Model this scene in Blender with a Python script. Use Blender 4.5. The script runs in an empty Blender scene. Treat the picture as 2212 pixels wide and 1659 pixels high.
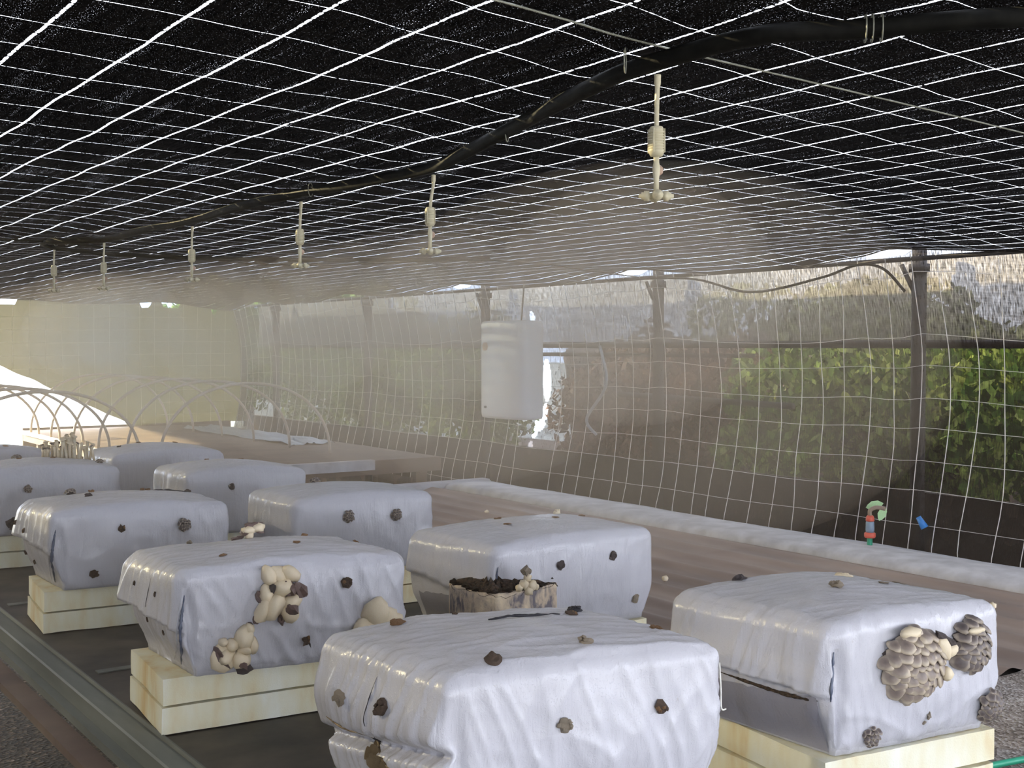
import bpy, bmesh, math, random
import numpy as np
from mathutils import Vector, Matrix, noise
from mathutils.bvhtree import BVHTree

random.seed(7); np.random.seed(7)
scn = bpy.context.scene
COL = scn.collection
PI = math.pi

# ------------------------------------------------------------------ camera
EYE = 1.65
cam_d = bpy.data.cameras.new('camera'); cam = bpy.data.objects.new('camera', cam_d); COL.objects.link(cam)
cam_d.sensor_width = 36.0
cam_d.lens = 36.0 * 2600.0 / 2212.0
cam.location = (0, 0, EYE)
YAW = math.radians(35.007)      # looking towards +y, turned to +x
cam.rotation_euler = (PI / 2 - math.radians(1.751), 0, -YAW)
cam_d.clip_start = 0.05; cam_d.clip_end = 500
scn.camera = cam

# ------------------------------------------------------------------ world, sun, exposure
w = bpy.data.worlds.new('world'); scn.world = w; w.use_nodes = True
bg = w.node_tree.nodes['Background']
bg.inputs['Color'].default_value = (0.83, 0.88, 1.0, 1)
bg.inputs['Strength'].default_value = 8.0
sun_d = bpy.data.lights.new('sun', 'SUN'); sun = bpy.data.objects.new('sun', sun_d); COL.objects.link(sun)
sun_d.energy = 24.0; sun_d.angle = math.radians(2.0); sun_d.color = (1.0, 0.84, 0.48)
SUN_DIR = Vector((0.60, -0.70, -0.34)).normalized()          # travels from back left to front right
sun.rotation_euler = SUN_DIR.to_track_quat('-Z', 'Y').to_euler()
vs = scn.view_settings
vs.view_transform = 'Standard'; vs.look = 'None'; vs.gamma = 1.0; vs.use_curve_mapping = False
vs.exposure = 0.04
cy = scn.cycles
cy.max_bounces = 6; cy.diffuse_bounces = 2; cy.glossy_bounces = 2; cy.transmission_bounces = 3
cy.volume_bounces = 3; cy.transparent_max_bounces = 14
cy.use_denoising = True
cy.use_adaptive_sampling = True; cy.adaptive_threshold = 0.02
cy.sample_clamp_indirect = 4.0
cy.caustics_reflective = False; cy.caustics_refractive = False

# ------------------------------------------------------------------ materials
def new_mat(name):
    m = bpy.data.materials.new(name); m.use_nodes = True
    nt = m.node_tree; nt.nodes.clear()
    return m, nt
def nd(nt, t, **kw):
    n = nt.nodes.new(t)
    for k, v in kw.items():
        if k in n.inputs.keys(): n.inputs[k].default_value = v
        else: setattr(n, k, v)
    return n
def lk(nt, a, b): nt.links.new(a, b)
def math_n(nt, op, a=None, b=None, c=None):
    n = nt.nodes.new('ShaderNodeMath'); n.operation = op
    for i, v in enumerate((a, b, c)):
        if v is None: continue
        if isinstance(v, (int, float)): n.inputs[i].default_value = v
        else: lk(nt, v, n.inputs[i])
    return n.outputs[0]
def coords(nt, scale=(1, 1, 1), kind='Object'):
    tc = nd(nt, 'ShaderNodeTexCoord'); mp = nd(nt, 'ShaderNodeMapping')
    mp.inputs['Scale'].default_value = scale
    lk(nt, tc.outputs[kind], mp.inputs['Vector'])
    return mp.outputs['Vector']
def noise_n(nt, vec, scale, detail=3, rough=0.55, dist=0.0):
    n = nd(nt, 'ShaderNodeTexNoise'); n.inputs['Scale'].default_value = scale
    n.inputs['Detail'].default_value = detail; n.inputs['Roughness'].default_value = rough
    n.inputs['Distortion'].default_value = dist
    if vec is not None: lk(nt, vec, n.inputs['Vector'])
    return n.outputs['Fac']
def ramp(nt, fac, stops):
    r = nd(nt, 'ShaderNodeValToRGB'); e = r.color_ramp.elements
    while len(e) > len(stops): e.remove(e[-1])
    while len(e) < len(stops): e.new(0.5)
    for i, (p, c) in enumerate(stops):
        e[i].position = p; e[i].color = (*c, 1) if len(c) == 3 else c
    lk(nt, fac, r.inputs['Fac'])
    return r.outputs['Color']
def smooth(nt, v, a, b):
    n = nd(nt, 'ShaderNodeMapRange'); n.interpolation_type = 'SMOOTHSTEP'
    n.inputs['From Min'].default_value = a; n.inputs['From Max'].default_value = b
    lk(nt, v, n.inputs['Value']); return n.outputs['Result']
def out(nt, sh, vol=None):
    o = nd(nt, 'ShaderNodeOutputMaterial')
    if sh is not None: lk(nt, sh, o.inputs['Surface'])
    if vol is not None: lk(nt, vol, o.inputs['Volume'])
def bsdf(nt, col=(0.5, 0.5, 0.5), rough=0.6, metal=0.0, spec=0.5):
    b = nd(nt, 'ShaderNodeBsdfPrincipled')
    if isinstance(col, tuple): b.inputs['Base Color'].default_value = (*col, 1)
    else: lk(nt, col, b.inputs['Base Color'])
    b.inputs['Roughness'].default_value = rough; b.inputs['Metallic'].default_value = metal
    b.inputs['Specular IOR Level'].default_value = spec
    return b
def bump(nt, b, h, strength=0.4, dist=0.01):
    n = nd(nt, 'ShaderNodeBump'); n.inputs['Strength'].default_value = strength; n.inputs['Distance'].default_value = dist
    lk(nt, h, n.inputs['Height']); lk(nt, n.outputs['Normal'], b.inputs['Normal'])
def simple(name, c1, c2, scale=20, rough=0.6, metal=0, bs=0.25, bd=0.003, detail=4, stretch=(1, 1, 1), spec=0.5):
    m, nt = new_mat(name); v = coords(nt, stretch)
    n = noise_n(nt, v, scale, detail)
    b = bsdf(nt, ramp(nt, n, [(0.35, c1), (0.68, c2)]), rough, metal, spec)
    if bs: bump(nt, b, n, bs, bd)
    out(nt, b.outputs[0]); return m

def plastic_bag_mat(name, base, dirt=0.25):
    m, nt = new_mat(name)
    v = coords(nt)
    big = noise_n(nt, v, 5, 3)
    fine = noise_n(nt, coords(nt, (60, 60, 7)), 1.0, 3, 0.6, 0.5)
    crum = noise_n(nt, coords(nt, (14, 14, 9)), 1.0, 4, 0.6, 1.2)
    drop = noise_n(nt, v, 330, 2)
    drop = smooth(nt, drop, 0.56, 0.72)
    spots = smooth(nt, noise_n(nt, v, 55, 4, 0.7), 0.66, 0.74)
    c = ramp(nt, big, [(0.3, base), (0.75, tuple(x * 0.9 for x in base))])
    mix = nd(nt, 'ShaderNodeMix', data_type='RGBA')
    lk(nt, math_n(nt, 'MULTIPLY', spots, dirt), mix.inputs['Factor'])
    lk(nt, c, mix.inputs['A']); mix.inputs['B'].default_value = (0.35, 0.28, 0.20, 1)
    b = bsdf(nt, mix.outputs['Result'], 0.27, 0, 0.5)
    h = math_n(nt, 'ADD', math_n(nt, 'MULTIPLY', fine, 0.55), math_n(nt, 'MULTIPLY', crum, 0.8))
    h = math_n(nt, 'ADD', h, math_n(nt, 'MULTIPLY', drop, 0.10))
    bump(nt, b, h, 0.5, 0.007)
    tr = nd(nt, 'ShaderNodeBsdfTranslucent'); tr.inputs['Color'].default_value = (0.75, 0.76, 0.8, 1)
    mx = nd(nt, 'ShaderNodeMixShader'); mx.inputs[0].default_value = 0.08
    lk(nt, b.outputs[0], mx.inputs[1]); lk(nt, tr.outputs[0], mx.inputs[2])
    out(nt, mx.outputs[0]); return m

M = {}
M['bag'] = plastic_bag_mat('white_plastic_film', (0.66, 0.65, 0.70))
M['flap'] = plastic_bag_mat('white_plastic_fold', (0.60, 0.60, 0.65))
M['panel'] = plastic_bag_mat('shaded_grey_plastic_panel', (0.40, 0.40, 0.46))
M['blue_shade'] = simple('blue_grey_gap_shade', (0.06, 0.075, 0.12), (0.16, 0.18, 0.25), 30, 0.4, bs=0)  # dark bluish colour stands for the shade inside the corner folds
M['dark_slit'] = simple('dark_slit', (0.01, 0.01, 0.015), (0.05, 0.045, 0.05), 60)
M['dirt'] = simple('brown_residue', (0.10, 0.06, 0.03), (0.42, 0.30, 0.16), 45, 0.6, bs=0.8, bd=0.004)
M['substrate'] = simple('dark_substrate', (0.012, 0.008, 0.006), (0.10, 0.06, 0.035), 90, 0.85, bs=1.0, bd=0.01)
def mycelium_mat():
    m, nt = new_mat('mycelium_side'); v = coords(nt)
    n = noise_n(nt, coords(nt, (1, 1, 0.6)), 22, 5, 0.6, 0.5)
    n2 = noise_n(nt, v, 120, 3)
    b = bsdf(nt, ramp(nt, n, [(0.40, (0.16, 0.14, 0.16)), (0.50, (0.55, 0.44, 0.33)), (0.68, (0.80, 0.66, 0.47))]), 0.5)
    bump(nt, b, n2, 0.4, 0.004); out(nt, b.outputs[0]); return m
M['mycelium'] = mycelium_mat()
def foam_mat():
    m, nt = new_mat('styrofoam'); v = coords(nt)
    n = noise_n(nt, coords(nt, (1, 1, 0.35)), 7, 4, 0.6)
    g = noise_n(nt, v, 260, 2)
    b = bsdf(nt, ramp(nt, n, [(0.34, (0.86, 0.85, 0.72)), (0.52, (0.80, 0.74, 0.52)), (0.70, (0.68, 0.47, 0.18))]), 0.7)
    bump(nt, b, g, 0.3, 0.003); out(nt, b.outputs[0]); return m
M['foam'] = foam_mat()
M['cream'] = simple('cream_mushroom', (0.74, 0.60, 0.40), (0.86, 0.76, 0.58), 40, 0.5, bs=0.15, bd=0.002)
M['cap_brown'] = simple('brown_mushroom_edge', (0.09, 0.055, 0.05), (0.22, 0.15, 0.13), 70, 0.5)
def cap_mat(name, centre, mid, rim):
    m, nt = new_mat(name)
    tc = nd(nt, 'ShaderNodeTexCoord'); ln = nd(nt, 'ShaderNodeVectorMath', operation='LENGTH')
    lk(nt, tc.outputs['Object'], ln.inputs[0])
    r = math_n(nt, 'ADD', ln.outputs['Value'], math_n(nt, 'MULTIPLY', noise_n(nt, tc.outputs['Object'], 1.2, 3), 0.35))
    b = bsdf(nt, ramp(nt, r, [(0.25, centre), (0.75, mid), (1.12, rim)]), 0.5)
    out(nt, b.outputs[0]); return m
M['cap_grey'] = cap_mat('grey_mushroom_cap', (0.12, 0.09, 0.085), (0.30, 0.24, 0.20), (0.55, 0.46, 0.35))
M['cap_dark'] = cap_mat('dark_mushroom_cap', (0.07, 0.055, 0.055), (0.15, 0.12, 0.11), (0.36, 0.30, 0.24))
M['pin'] = simple('mushroom_pin', (0.05, 0.03, 0.025), (0.24, 0.16, 0.11), 90, 0.7, bs=0.8, bd=0.004)
M['pin_pale'] = simple('pale_mushroom_pin', (0.20, 0.14, 0.10), (0.72, 0.62, 0.48), 130, 0.7, bs=0.8, bd=0.004)
M['pin_grey'] = simple('grey_mushroom_pin', (0.07, 0.055, 0.055), (0.20, 0.16, 0.15), 120, 0.7, bs=0.8, bd=0.004)
M['pin_orange'] = simple('orange_brown_mushroom_pin', (0.16, 0.07, 0.03), (0.50, 0.30, 0.15), 90, 0.7, bs=0.8, bd=0.004)
M['fogger'] = simple('cream_plastic', (0.72, 0.66, 0.48), (0.78, 0.72, 0.54), 30, 0.45, bs=0)
M['fogger_red'] = simple('pink_brown_plastic', (0.55, 0.38, 0.30), (0.62, 0.44, 0.34), 30, 0.45, bs=0)
M['black_pipe'] = simple('black_polythene', (0.006, 0.006, 0.006), (0.014, 0.014, 0.013), 30, 0.7, bs=0.1, spec=0.15)
M['wire'] = simple('galvanised_wire', (0.30, 0.31, 0.27), (0.42, 0.43, 0.38), 50, 0.45, 0.3, bs=0)
M['panel'] = plastic_bag_mat('shaded_grey_plastic_panel', (0.33, 0.32, 0.37))
M['steel'] = simple('dark_steel', (0.035, 0.032, 0.035), (0.07, 0.06, 0.06), 14, 0.6, 0.2)
M['rail_green'] = simple('grey_green_rail', (0.10, 0.11, 0.10), (0.17, 0.18, 0.16), 9, 0.6, 0.0, stretch=(1, 0.2, 1))
M['bench_dark'] = simple('dark_wet_tray', (0.030, 0.026, 0.022), (0.085, 0.070, 0.055), 6, 0.6, bs=0.4, bd=0.004)
M['corrugated'] = simple('brown_corrugated_sheet', (0.22, 0.155, 0.125), (0.34, 0.25, 0.20), 5, 0.55, bs=0.3, bd=0.003, stretch=(1, 0.25, 1))
M['brown_bed'] = simple('brown_bed', (0.13, 0.085, 0.065), (0.20, 0.14, 0.10), 4, 0.7)
M['kerb'] = simple('grey_concrete', (0.42, 0.41, 0.43), (0.60, 0.59, 0.62), 9, 0.75, bs=0.5, bd=0.006)
M['hoop'] = simple('pale_pvc', (0.62, 0.52, 0.42), (0.70, 0.60, 0.50), 12, 0.45, bs=0)
M['drum'] = simple('white_polyethylene', (0.84, 0.78, 0.75), (0.88, 0.84, 0.81), 3, 0.45, bs=0)
M['orange'] = simple('orange_brown_cap', (0.55, 0.32, 0.14), (0.62, 0.40, 0.20), 20, 0.5, bs=0)
M['green_hose'] = simple('green_hose', (0.02, 0.30, 0.17), (0.03, 0.38, 0.22), 20, 0.4, bs=0)
M['red_plastic'] = simple('red_plastic', (0.65, 0.10, 0.06), (0.75, 0.14, 0.08), 20, 0.4, bs=0)
M['grey_plastic'] = simple('blue_grey_plastic', (0.20, 0.27, 0.36), (0.28, 0.36, 0.45), 20, 0.4, bs=0)
M['blue_plastic'] = simple('blue_plastic', (0.02, 0.18, 0.55), (0.04, 0.25, 0.65), 20, 0.4, bs=0)
M['bronze'] = simple('brown_elbow', (0.25, 0.18, 0.13), (0.33, 0.25, 0.18), 20, 0.4, bs=0)
M['string'] = simple('white_string', (0.75, 0.73, 0.66), (0.85, 0.84, 0.78), 60, 0.7, bs=0)
M['sheet'] = simple('crumpled_clear_film', (0.25, 0.28, 0.31), (0.38, 0.42, 0.46), 20, 0.3, bs=0.4)

def gravel_mat(name, cols, scale):
    m, nt = new_mat(name); v = coords(nt)
    vo = nd(nt, 'ShaderNodeTexVoronoi'); vo.inputs['Scale'].default_value = scale; lk(nt, v, vo.inputs['Vector'])
    bw = nd(nt, 'ShaderNodeRGBToBW'); lk(nt, vo.outputs['Color'], bw.inputs[0])
    big = noise_n(nt, v, 4, 4, 0.6)
    val = math_n(nt, 'ADD', math_n(nt, 'MULTIPLY', bw.outputs[0], 0.62), math_n(nt, 'MULTIPLY', big, 0.55))
    b = bsdf(nt, ramp(nt, val, cols), 0.85)
    bump(nt, b, vo.outputs['Distance'], 0.8, 0.01); out(nt, b.outputs[0]); return m
M['ground_in'] = gravel_mat('mossy_gravel', [(0.30, (0.016, 0.016, 0.007)), (0.62, (0.060, 0.044, 0.024)), (0.80, (0.14, 0.095, 0.055)), (0.95, (0.45, 0.33, 0.24))], 62)
M['gravel'] = gravel_mat('grey_gravel', [(0.25, (0.12, 0.09, 0.07)), (0.6, (0.38, 0.32, 0.28)), (0.9, (0.7, 0.65, 0.62))], 120)
M['ground_out'] = gravel_mat('pale_ground', [(0.2, (0.30, 0.30, 0.26)), (0.8, (0.42, 0.41, 0.36))], 20)
M['soil_bank'] = gravel_mat('dark_soil', [(0.2, (0.02, 0.014, 0.012)), (0.6, (0.06, 0.04, 0.032)), (0.92, (0.20, 0.12, 0.08))], 14)
def leaf_mat(name, stops):
    m, nt = new_mat(name)
    tc = nd(nt, 'ShaderNodeTexCoord')
    wn = nd(nt, 'ShaderNodeTexWhiteNoise'); wn.noise_dimensions = '1D'
    at = nd(nt, 'ShaderNodeAttribute'); at.attribute_name = 'leaf'
    lk(nt, at.outputs['Fac'], wn.inputs['W'])
    v = math_n(nt, 'ADD', math_n(nt, 'MULTIPLY', wn.outputs['Value'], 0.6), math_n(nt, 'MULTIPLY', noise_n(nt, tc.outputs['Object'], 1.6, 3), 0.5))
    c = ramp(nt, v, stops)
    d = nd(nt, 'ShaderNodeBsdfDiffuse'); lk(nt, c, d.inputs['Color'])
    t = nd(nt, 'ShaderNodeBsdfTranslucent'); lk(nt, c, t.inputs['Color'])
    mx = nd(nt, 'ShaderNodeMixShader'); mx.inputs[0].default_value = 0.4
    lk(nt, d.outputs[0], mx.inputs[1]); lk(nt, t.outputs[0], mx.inputs[2]); out(nt, mx.outputs[0]); return m
M['leaf_green'] = leaf_mat('green_leaves', [(0.25, (0.03, 0.06, 0.015)), (0.5, (0.12, 0.20, 0.04)), (0.75, (0.35, 0.42, 0.10)), (0.95, (0.55, 0.55, 0.22))])
M['leaf_brown'] = leaf_mat('brown_leaf_litter', [(0.25, (0.04, 0.02, 0.015)), (0.5, (0.12, 0.06, 0.04)), (0.75, (0.30, 0.17, 0.11)), (0.95, (0.5, 0.38, 0.28))])
M['bark'] = simple('pale_bark', (0.20, 0.17, 0.15), (0.5, 0.44, 0.42), 9, 0.8)

# shade cloth: black knitted cloth whose seams are open slits that let the sky through
def cloth_mat(name, roof, dcol=(0.026, 0.022, 0.021), trans=None, base=0.02):
    m, nt = new_mat(name)
    uv = nd(nt, 'ShaderNodeUVMap'); uv.uv_map = 'UVMap'
    sp = nd(nt, 'ShaderNodeSeparateXYZ'); lk(nt, uv.outputs[0], sp.inputs[0])
    u, v_ = sp.outputs[0], sp.outputs[1]
    def vec(su, sv):
        mp = nd(nt, 'ShaderNodeMapping'); mp.inputs['Scale'].default_value = (su, sv, 1)
        lk(nt, uv.outputs[0], mp.inputs['Vector']); return mp.outputs['Vector']
    d = nd(nt, 'ShaderNodeBsdfDiffuse')
    tr = nd(nt, 'ShaderNodeBsdfTransparent')
    mx = nd(nt, 'ShaderNodeMixShader')
    if roof:
        col = ramp(nt, noise_n(nt, vec(140, 20), 1, 2), [(0.3, (0.010, 0.010, 0.012)), (0.7, (0.035, 0.033, 0.035))])
        lk(nt, col, d.inputs['Color'])
        def slit(coord, off, period, half, wob, wobscale, dashv, d0, d1):
            c2 = math_n(nt, 'ADD', coord, math_n(nt, 'MULTIPLY', math_n(nt, 'SUBTRACT', noise_n(nt, vec(*wobscale), 1, 2), 0.5), wob))
            t = math_n(nt, 'DIVIDE', math_n(nt, 'SUBTRACT', c2, off), period)
            f = math_n(nt, 'ABSOLUTE', math_n(nt, 'SUBTRACT', math_n(nt, 'FRACT', math_n(nt, 'ADD', t, 0.5)), 0.5))
            dist = math_n(nt, 'MULTIPLY', f, period)
            hw = math_n(nt, 'MULTIPLY', smooth(nt, noise_n(nt, vec(*dashv), 1, 2, 0.7), d0, d1), half)
            return math_n(nt, 'LESS_THAN', dist, hw)
        main = slit(u, 0.447, 0.152, 0.0030, 0.006, (1.5, 7), (60, 110), 0.32, 0.54)
        cross = slit(v_, 1.72, 0.157, 0.0011, 0.035, (3.0, 1.2), (160, 60), 0.34, 0.58)
        pin = smooth(nt, noise_n(nt, vec(620, 240), 1, 2, 0.6), 0.64, 0.70)
        pin2 = smooth(nt, noise_n(nt, vec(42, 2.6), 1, 4, 0.65), 0.52, 0.68)
        pinh = math_n(nt, 'MULTIPLY', math_n(nt, 'MULTIPLY', pin, 0.5), math_n(nt, 'ADD', pin2, 0.06))
        # the slits are as deep as the folded hem of the cloth, so flat rays are cut off by their edges
        ge = nd(nt, 'ShaderNodeNewGeometry'); dt = nd(nt, 'ShaderNodeVectorMath', operation='DOT_PRODUCT')
        lk(nt, ge.outputs['Incoming'], dt.inputs[0]); lk(nt, ge.outputs['Normal'], dt.inputs[1])
        steep = smooth(nt, math_n(nt, 'ABSOLUTE', dt.outputs['Value']), -0.03, 0.24)
        main = math_n(nt, 'MULTIPLY', main, steep); cross = math_n(nt, 'MULTIPLY', cross, steep)
        a = math_n(nt, 'MAXIMUM', math_n(nt, 'MAXIMUM', main, math_n(nt, 'MULTIPLY', cross, 0.8)), pinh)
    else:
        d.inputs['Color'].default_value = (*dcol, 1)
        tex = noise_n(nt, vec(150, 20), 1, 3, 0.6)
        tex2 = noise_n(nt, vec(14, 120), 1, 3, 0.6)
        big = noise_n(nt, vec(1.2, 1.2), 1, 2)
        a = math_n(nt, 'ADD', math_n(nt, 'MULTIPLY', smooth(nt, tex, 0.30, 0.75), WALL_A * 1.3), math_n(nt, 'MULTIPLY', smooth(nt, tex2, 0.35, 0.75), WALL_A * 0.35))
        a = math_n(nt, 'ADD', a, base)
        a = math_n(nt, 'MULTIPLY', a, math_n(nt, 'ADD', big, 0.5))
    body = d.outputs[0]
    if trans:
        tl = nd(nt, 'ShaderNodeBsdfTranslucent'); tl.inputs['Color'].default_value = (*trans, 1)
        ad = nd(nt, 'ShaderNodeAddShader'); lk(nt, body, ad.inputs[0]); lk(nt, tl.outputs[0], ad.inputs[1]); body = ad.outputs[0]
    lk(nt, a, mx.inputs[0]); lk(nt, body, mx.inputs[1]); lk(nt, tr.outputs[0], mx.inputs[2])
    out(nt, mx.outputs[0]); return m
WALL_A = 0.20
M['roof_cloth'] = cloth_mat('roof_shade_cloth', True)
M['wall_cloth'] = cloth_mat('wall_shade_cloth', False)
WALL_A = 0.014
M['wall_cloth_dense'] = cloth_mat('dense_wall_shade_cloth', False, (0.045, 0.045, 0.02), (0.020, 0.018, 0.005), 0.003)
WALL_A = 0.22
M['outer_cloth'] = cloth_mat('pale_outer_cloth', False, (0.45, 0.40, 0.34), (0.12, 0.10, 0.082))
WALL_A = 0.045
M['left_cloth'] = cloth_mat('left_shade_cloth', False, base=0.006)
def thread_mat():
    m, nt = new_mat('white_thread')
    d = nd(nt, 'ShaderNodeBsdfDiffuse'); d.inputs['Color'].default_value = (0.9, 0.88, 0.86, 1)
    t = nd(nt, 'ShaderNodeBsdfTranslucent'); t.inputs['Color'].default_value = (0.95, 0.93, 0.92, 1)
    mx = nd(nt, 'ShaderNodeMixShader'); mx.inputs[0].default_value = 0.6
    lk(nt, d.outputs[0], mx.inputs[1]); lk(nt, t.outputs[0], mx.inputs[2]); out(nt, mx.outputs[0]); return m
M['thread'] = thread_mat()
def mist_mat(name, dens, col=(1, 1, 1), g=0.2):
    m, nt = new_mat(name)
    s = nd(nt, 'ShaderNodeVolumeScatter'); s.inputs['Color'].default_value = (*col, 1)
    s.inputs['Density'].default_value = dens; s.inputs['Anisotropy'].default_value = g
    out(nt, None, s.outputs[0]); return m

# ------------------------------------------------------------------ mesh helpers
def link(name, me, mat=None, parent=None):
    o = bpy.data.objects.new(name, me); COL.objects.link(o)
    if mat is not None and me is not None: me.materials.append(mat)
    if parent is not None: o.parent = parent
    return o
def from_bm(name, bm, mat=None, parent=None, sm=True):
    me = bpy.data.meshes.new(name); bm.to_mesh(me); bm.free()
    if sm:
        for p in me.polygons: p.use_smooth = True
    return link(name, me, mat, parent)
def tag(o, label=None, cat=None, group=None, kind=None):
    if label: o['label'] = label
    if cat: o['category'] = cat
    if group: o['group'] = group
    if kind: o['kind'] = kind
    return o
def empty(name, loc=(0, 0, 0), rz=0.0):
    o = bpy.data.objects.new(name, None); COL.objects.link(o); o.location = loc; o.rotation_euler = (0, 0, rz)
    o.empty_display_size = 0.05
    return o
def add_box(bm, x0, x1, y0, y1, z0, z1):
    vs_ = [bm.verts.new(p) for p in ((x0,y0,z0),(x1,y0,z0),(x1,y1,z0),(x0,y1,z0),(x0,y0,z1),(x1,y0,z1),(x1,y1,z1),(x0,y1,z1))]
    for f in ((0,3,2,1),(4,5,6,7),(0,1,5,4),(1,2,6,5),(2,3,7,6),(3,0,4,7)): bm.faces.new([vs_[i] for i in f])
    return vs_
def add_tube(bm, pts, rad, n=8, cap=True):
    pts = [Vector(p) for p in pts]; rings = []
    up = Vector((0, 0, 1)); prev = None
    for i, p in enumerate(pts):
        t = (pts[min(i + 1, len(pts) - 1)] - pts[max(i - 1, 0)]).normalized()
        if prev is None:
            a = t.cross(up); a = a.normalized() if a.length > 1e-3 else t.cross(Vector((1, 0, 0))).normalized()
        else: a = (prev - t * prev.dot(t)).normalized()
        prev = a; b = t.cross(a)
        r = rad[i] if isinstance(rad, (list, tuple)) else rad
        rings.append([bm.verts.new(p + (a * math.cos(2 * PI * k / n) + b * math.sin(2 * PI * k / n)) * r) for k in range(n)])
    for i in range(len(rings) - 1):
        for k in range(n): bm.faces.new((rings[i][k], rings[i][(k + 1) % n], rings[i + 1][(k + 1) % n], rings[i + 1][k]))
    if cap:
        bm.faces.new(rings[0][::-1]); bm.faces.new(rings[-1])
def add_lathe(bm, prof, n=16, mat=Matrix.Identity(4), squash=(1, 1)):
    rings = []
    for r, z in prof:
        rings.append([bm.verts.new(mat @ Vector((r * squash[0] * math.cos(2 * PI * k / n), r * squash[1] * math.sin(2 * PI * k / n), z))) for k in range(n)])
    for i in range(len(rings) - 1):
        for k in range(n): bm.faces.new((rings[i][k], rings[i][(k + 1) % n], rings[i + 1][(k + 1) % n], rings[i + 1][k]))
    bm.faces.new(rings[0][::-1]); bm.faces.new(rings[-1])
def smooth_path(pts, n=8):
    pts = [Vector(p) for p in pts]; res = []
    P = [pts[0]] + pts + [pts[-1]]
    for i in range(1, len(P) - 2):
        for k in range(n):
            t = k / n; a, b, c, d = P[i - 1], P[i], P[i + 1], P[i + 2]
            res.append(0.5 * ((2 * b) + (c - a) * t + (2 * a - 5 * b + 4 * c - d) * t * t + (3 * b - a - 3 * c + d) * t ** 3))
    res.append(pts[-1]); return res
def N3(x, y, z): return noise.noise(Vector((x, y, z)))
def sstep(a, b, x):
    t = min(1, max(0, (x - a) / (b - a))); return t * t * (3 - 2 * t)

# ================================================================== STRUCTURE
ROOF = 2.11; LX = -0.8; WX = 4.9; BACK = 12.2; BENCH = 0.65
POSTS = [1.75, 3.722, 5.633, 7.576, 9.441, 11.401]

# inside floor and ground outside
bm = bmesh.new(); n = 40
add_box(bm, LX - 1.5, WX + .2, -4.5, BACK, -0.04, 0.0)
floor = from_bm('floor', bm, M['ground_in'], sm=False); tag(floor, kind='structure')
bm = bmesh.new(); add_box(bm, -60, 80, -60, 120, -0.10, -0.045)
go = from_bm('ground', bm, M['ground_out'], sm=False); tag(go, kind='structure')

def roof_z(x, y):
    z = ROOF + 0.006 * N3(x * 2, y * 2, 3.3) + 0.004 * N3(x * 6, y * 6, 9.1)
    # edge of the roof cloth sags between the posts
    e = sstep(WX - 0.9, WX, x)
    d = min(abs(y - p) for p in POSTS)
    z -= e * 0.045 * sstep(0.10, 0.75, d)
    z += sstep(WX - 0.2, WX, x) * 0.018 * (1 - sstep(0.05, 0.2, d))
    e2 = sstep(BACK - 1.0, BACK, y)
    z -= e2 * 0.03 * (0.5 + 0.5 * math.sin(x * 4.1))
    # slight drape towards the tied water pipe
    z -= 0.012 * math.exp(-((x - pipe_x(y)) / 0.10) ** 2)
    return z
PIPE = [(2.3, 0.50), (1.62, 0.78), (1.411, 0.886), (1.29, 1.05), (1.216, 1.145), (1.191, 1.30), (1.211, 1.483), (1.368, 2.028), (1.448, 2.375), (1.451, 2.692), (1.423, 3.038), (1.401, 3.372), (1.421, 3.866), (1.40, 4.4), (1.377, 4.697), (1.238, 4.962)]
def pipe_x(y):
    for (x0, y0), (x1, y1) in zip(PIPE, PIPE[1:]):
        if y0 <= y <= y1: return x0 + (x1 - x0) * (y - y0) / (y1 - y0)
    return 1.24 if y > 4.9 else 9.0
ROOF_Y0 = -3.5
def grid_sheet(name, fn, us, vs_, uvfn, mat):
    nu, nv = len(us), len(vs_)
    verts = [fn(u, v) for v in vs_ for u in us]
    faces = [(j * nu + i, j * nu + i + 1, (j + 1) * nu + i + 1, (j + 1) * nu + i) for j in range(nv - 1) for i in range(nu - 1)]
    me = bpy.data.meshes.new(name); me.from_pydata(verts, [], faces)
    uvl = me.uv_layers.new(name='UVMap')
    uvs = [uvfn(u, v) for v in vs_ for u in us]
    for p in me.polygons:
        p.use_smooth = True
        for li in p.loop_indices: uvl.data[li].uv = uvs[me.loops[li].vertex_index]
    return link(name, me, mat)
us = np.arange(LX, WX + 0.001, 0.06).tolist(); us[-1] = WX
vy = np.arange(ROOF_Y0, BACK + 0.03, 0.06).tolist()
ceil = grid_sheet('ceiling', lambda x, y: (x, y, roof_z(x, y)), us, vy, lambda x, y: (x, y - 0.14 * x), M['roof_cloth'])
tag(ceil, kind='structure')

def wall_x(y, z):
    t = (z - BENCH) / (ROOF - BENCH)
    return WX - 0.01 * (1 - t) + 0.11 * math.sin(PI * max(0, min(1, t))) + 0.012 * N3(y * 2.3, z * 3.1, 1.7)
def wall_top(y):
    d = min(abs(y - p) for p in POSTS)
    near = min(POSTS, key=lambda p: abs(y - p))
    # an opening beside every post top, between wall cloth and roof cloth
    dip = 0.040 * (1 - sstep(0.06, 0.17, abs(y - near - 0.05)))
    return roof_z(WX, y) + 0.006 - dip
vy = np.arange(0.9, BACK + 0.03, 0.045).tolist(); vy[-1] = BACK
ts = np.linspace(0, 1, 36).tolist()
HOLES = [(6.83, 1.86, 0.030, 0.045), (6.72, 1.42, 0.05, 0.15), (6.73, 1.20, 0.035, 0.06), (6.78, 1.115, 0.06, 0.05), (6.83, 1.05, 0.035, 0.04), (6.86, 0.94, 0.03, 0.05)]
def wall_pt(y, t):
    z0 = BENCH - 0.05; z1 = wall_top(max(y, ROOF_Y0)); z = z0 + (z1 - z0) * t
    return (wall_x(y, z), y, z)
wr = grid_sheet('wall_right', wall_pt, vy, ts, lambda y, t: (y, t * 1.5), M['wall_cloth'])
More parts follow.
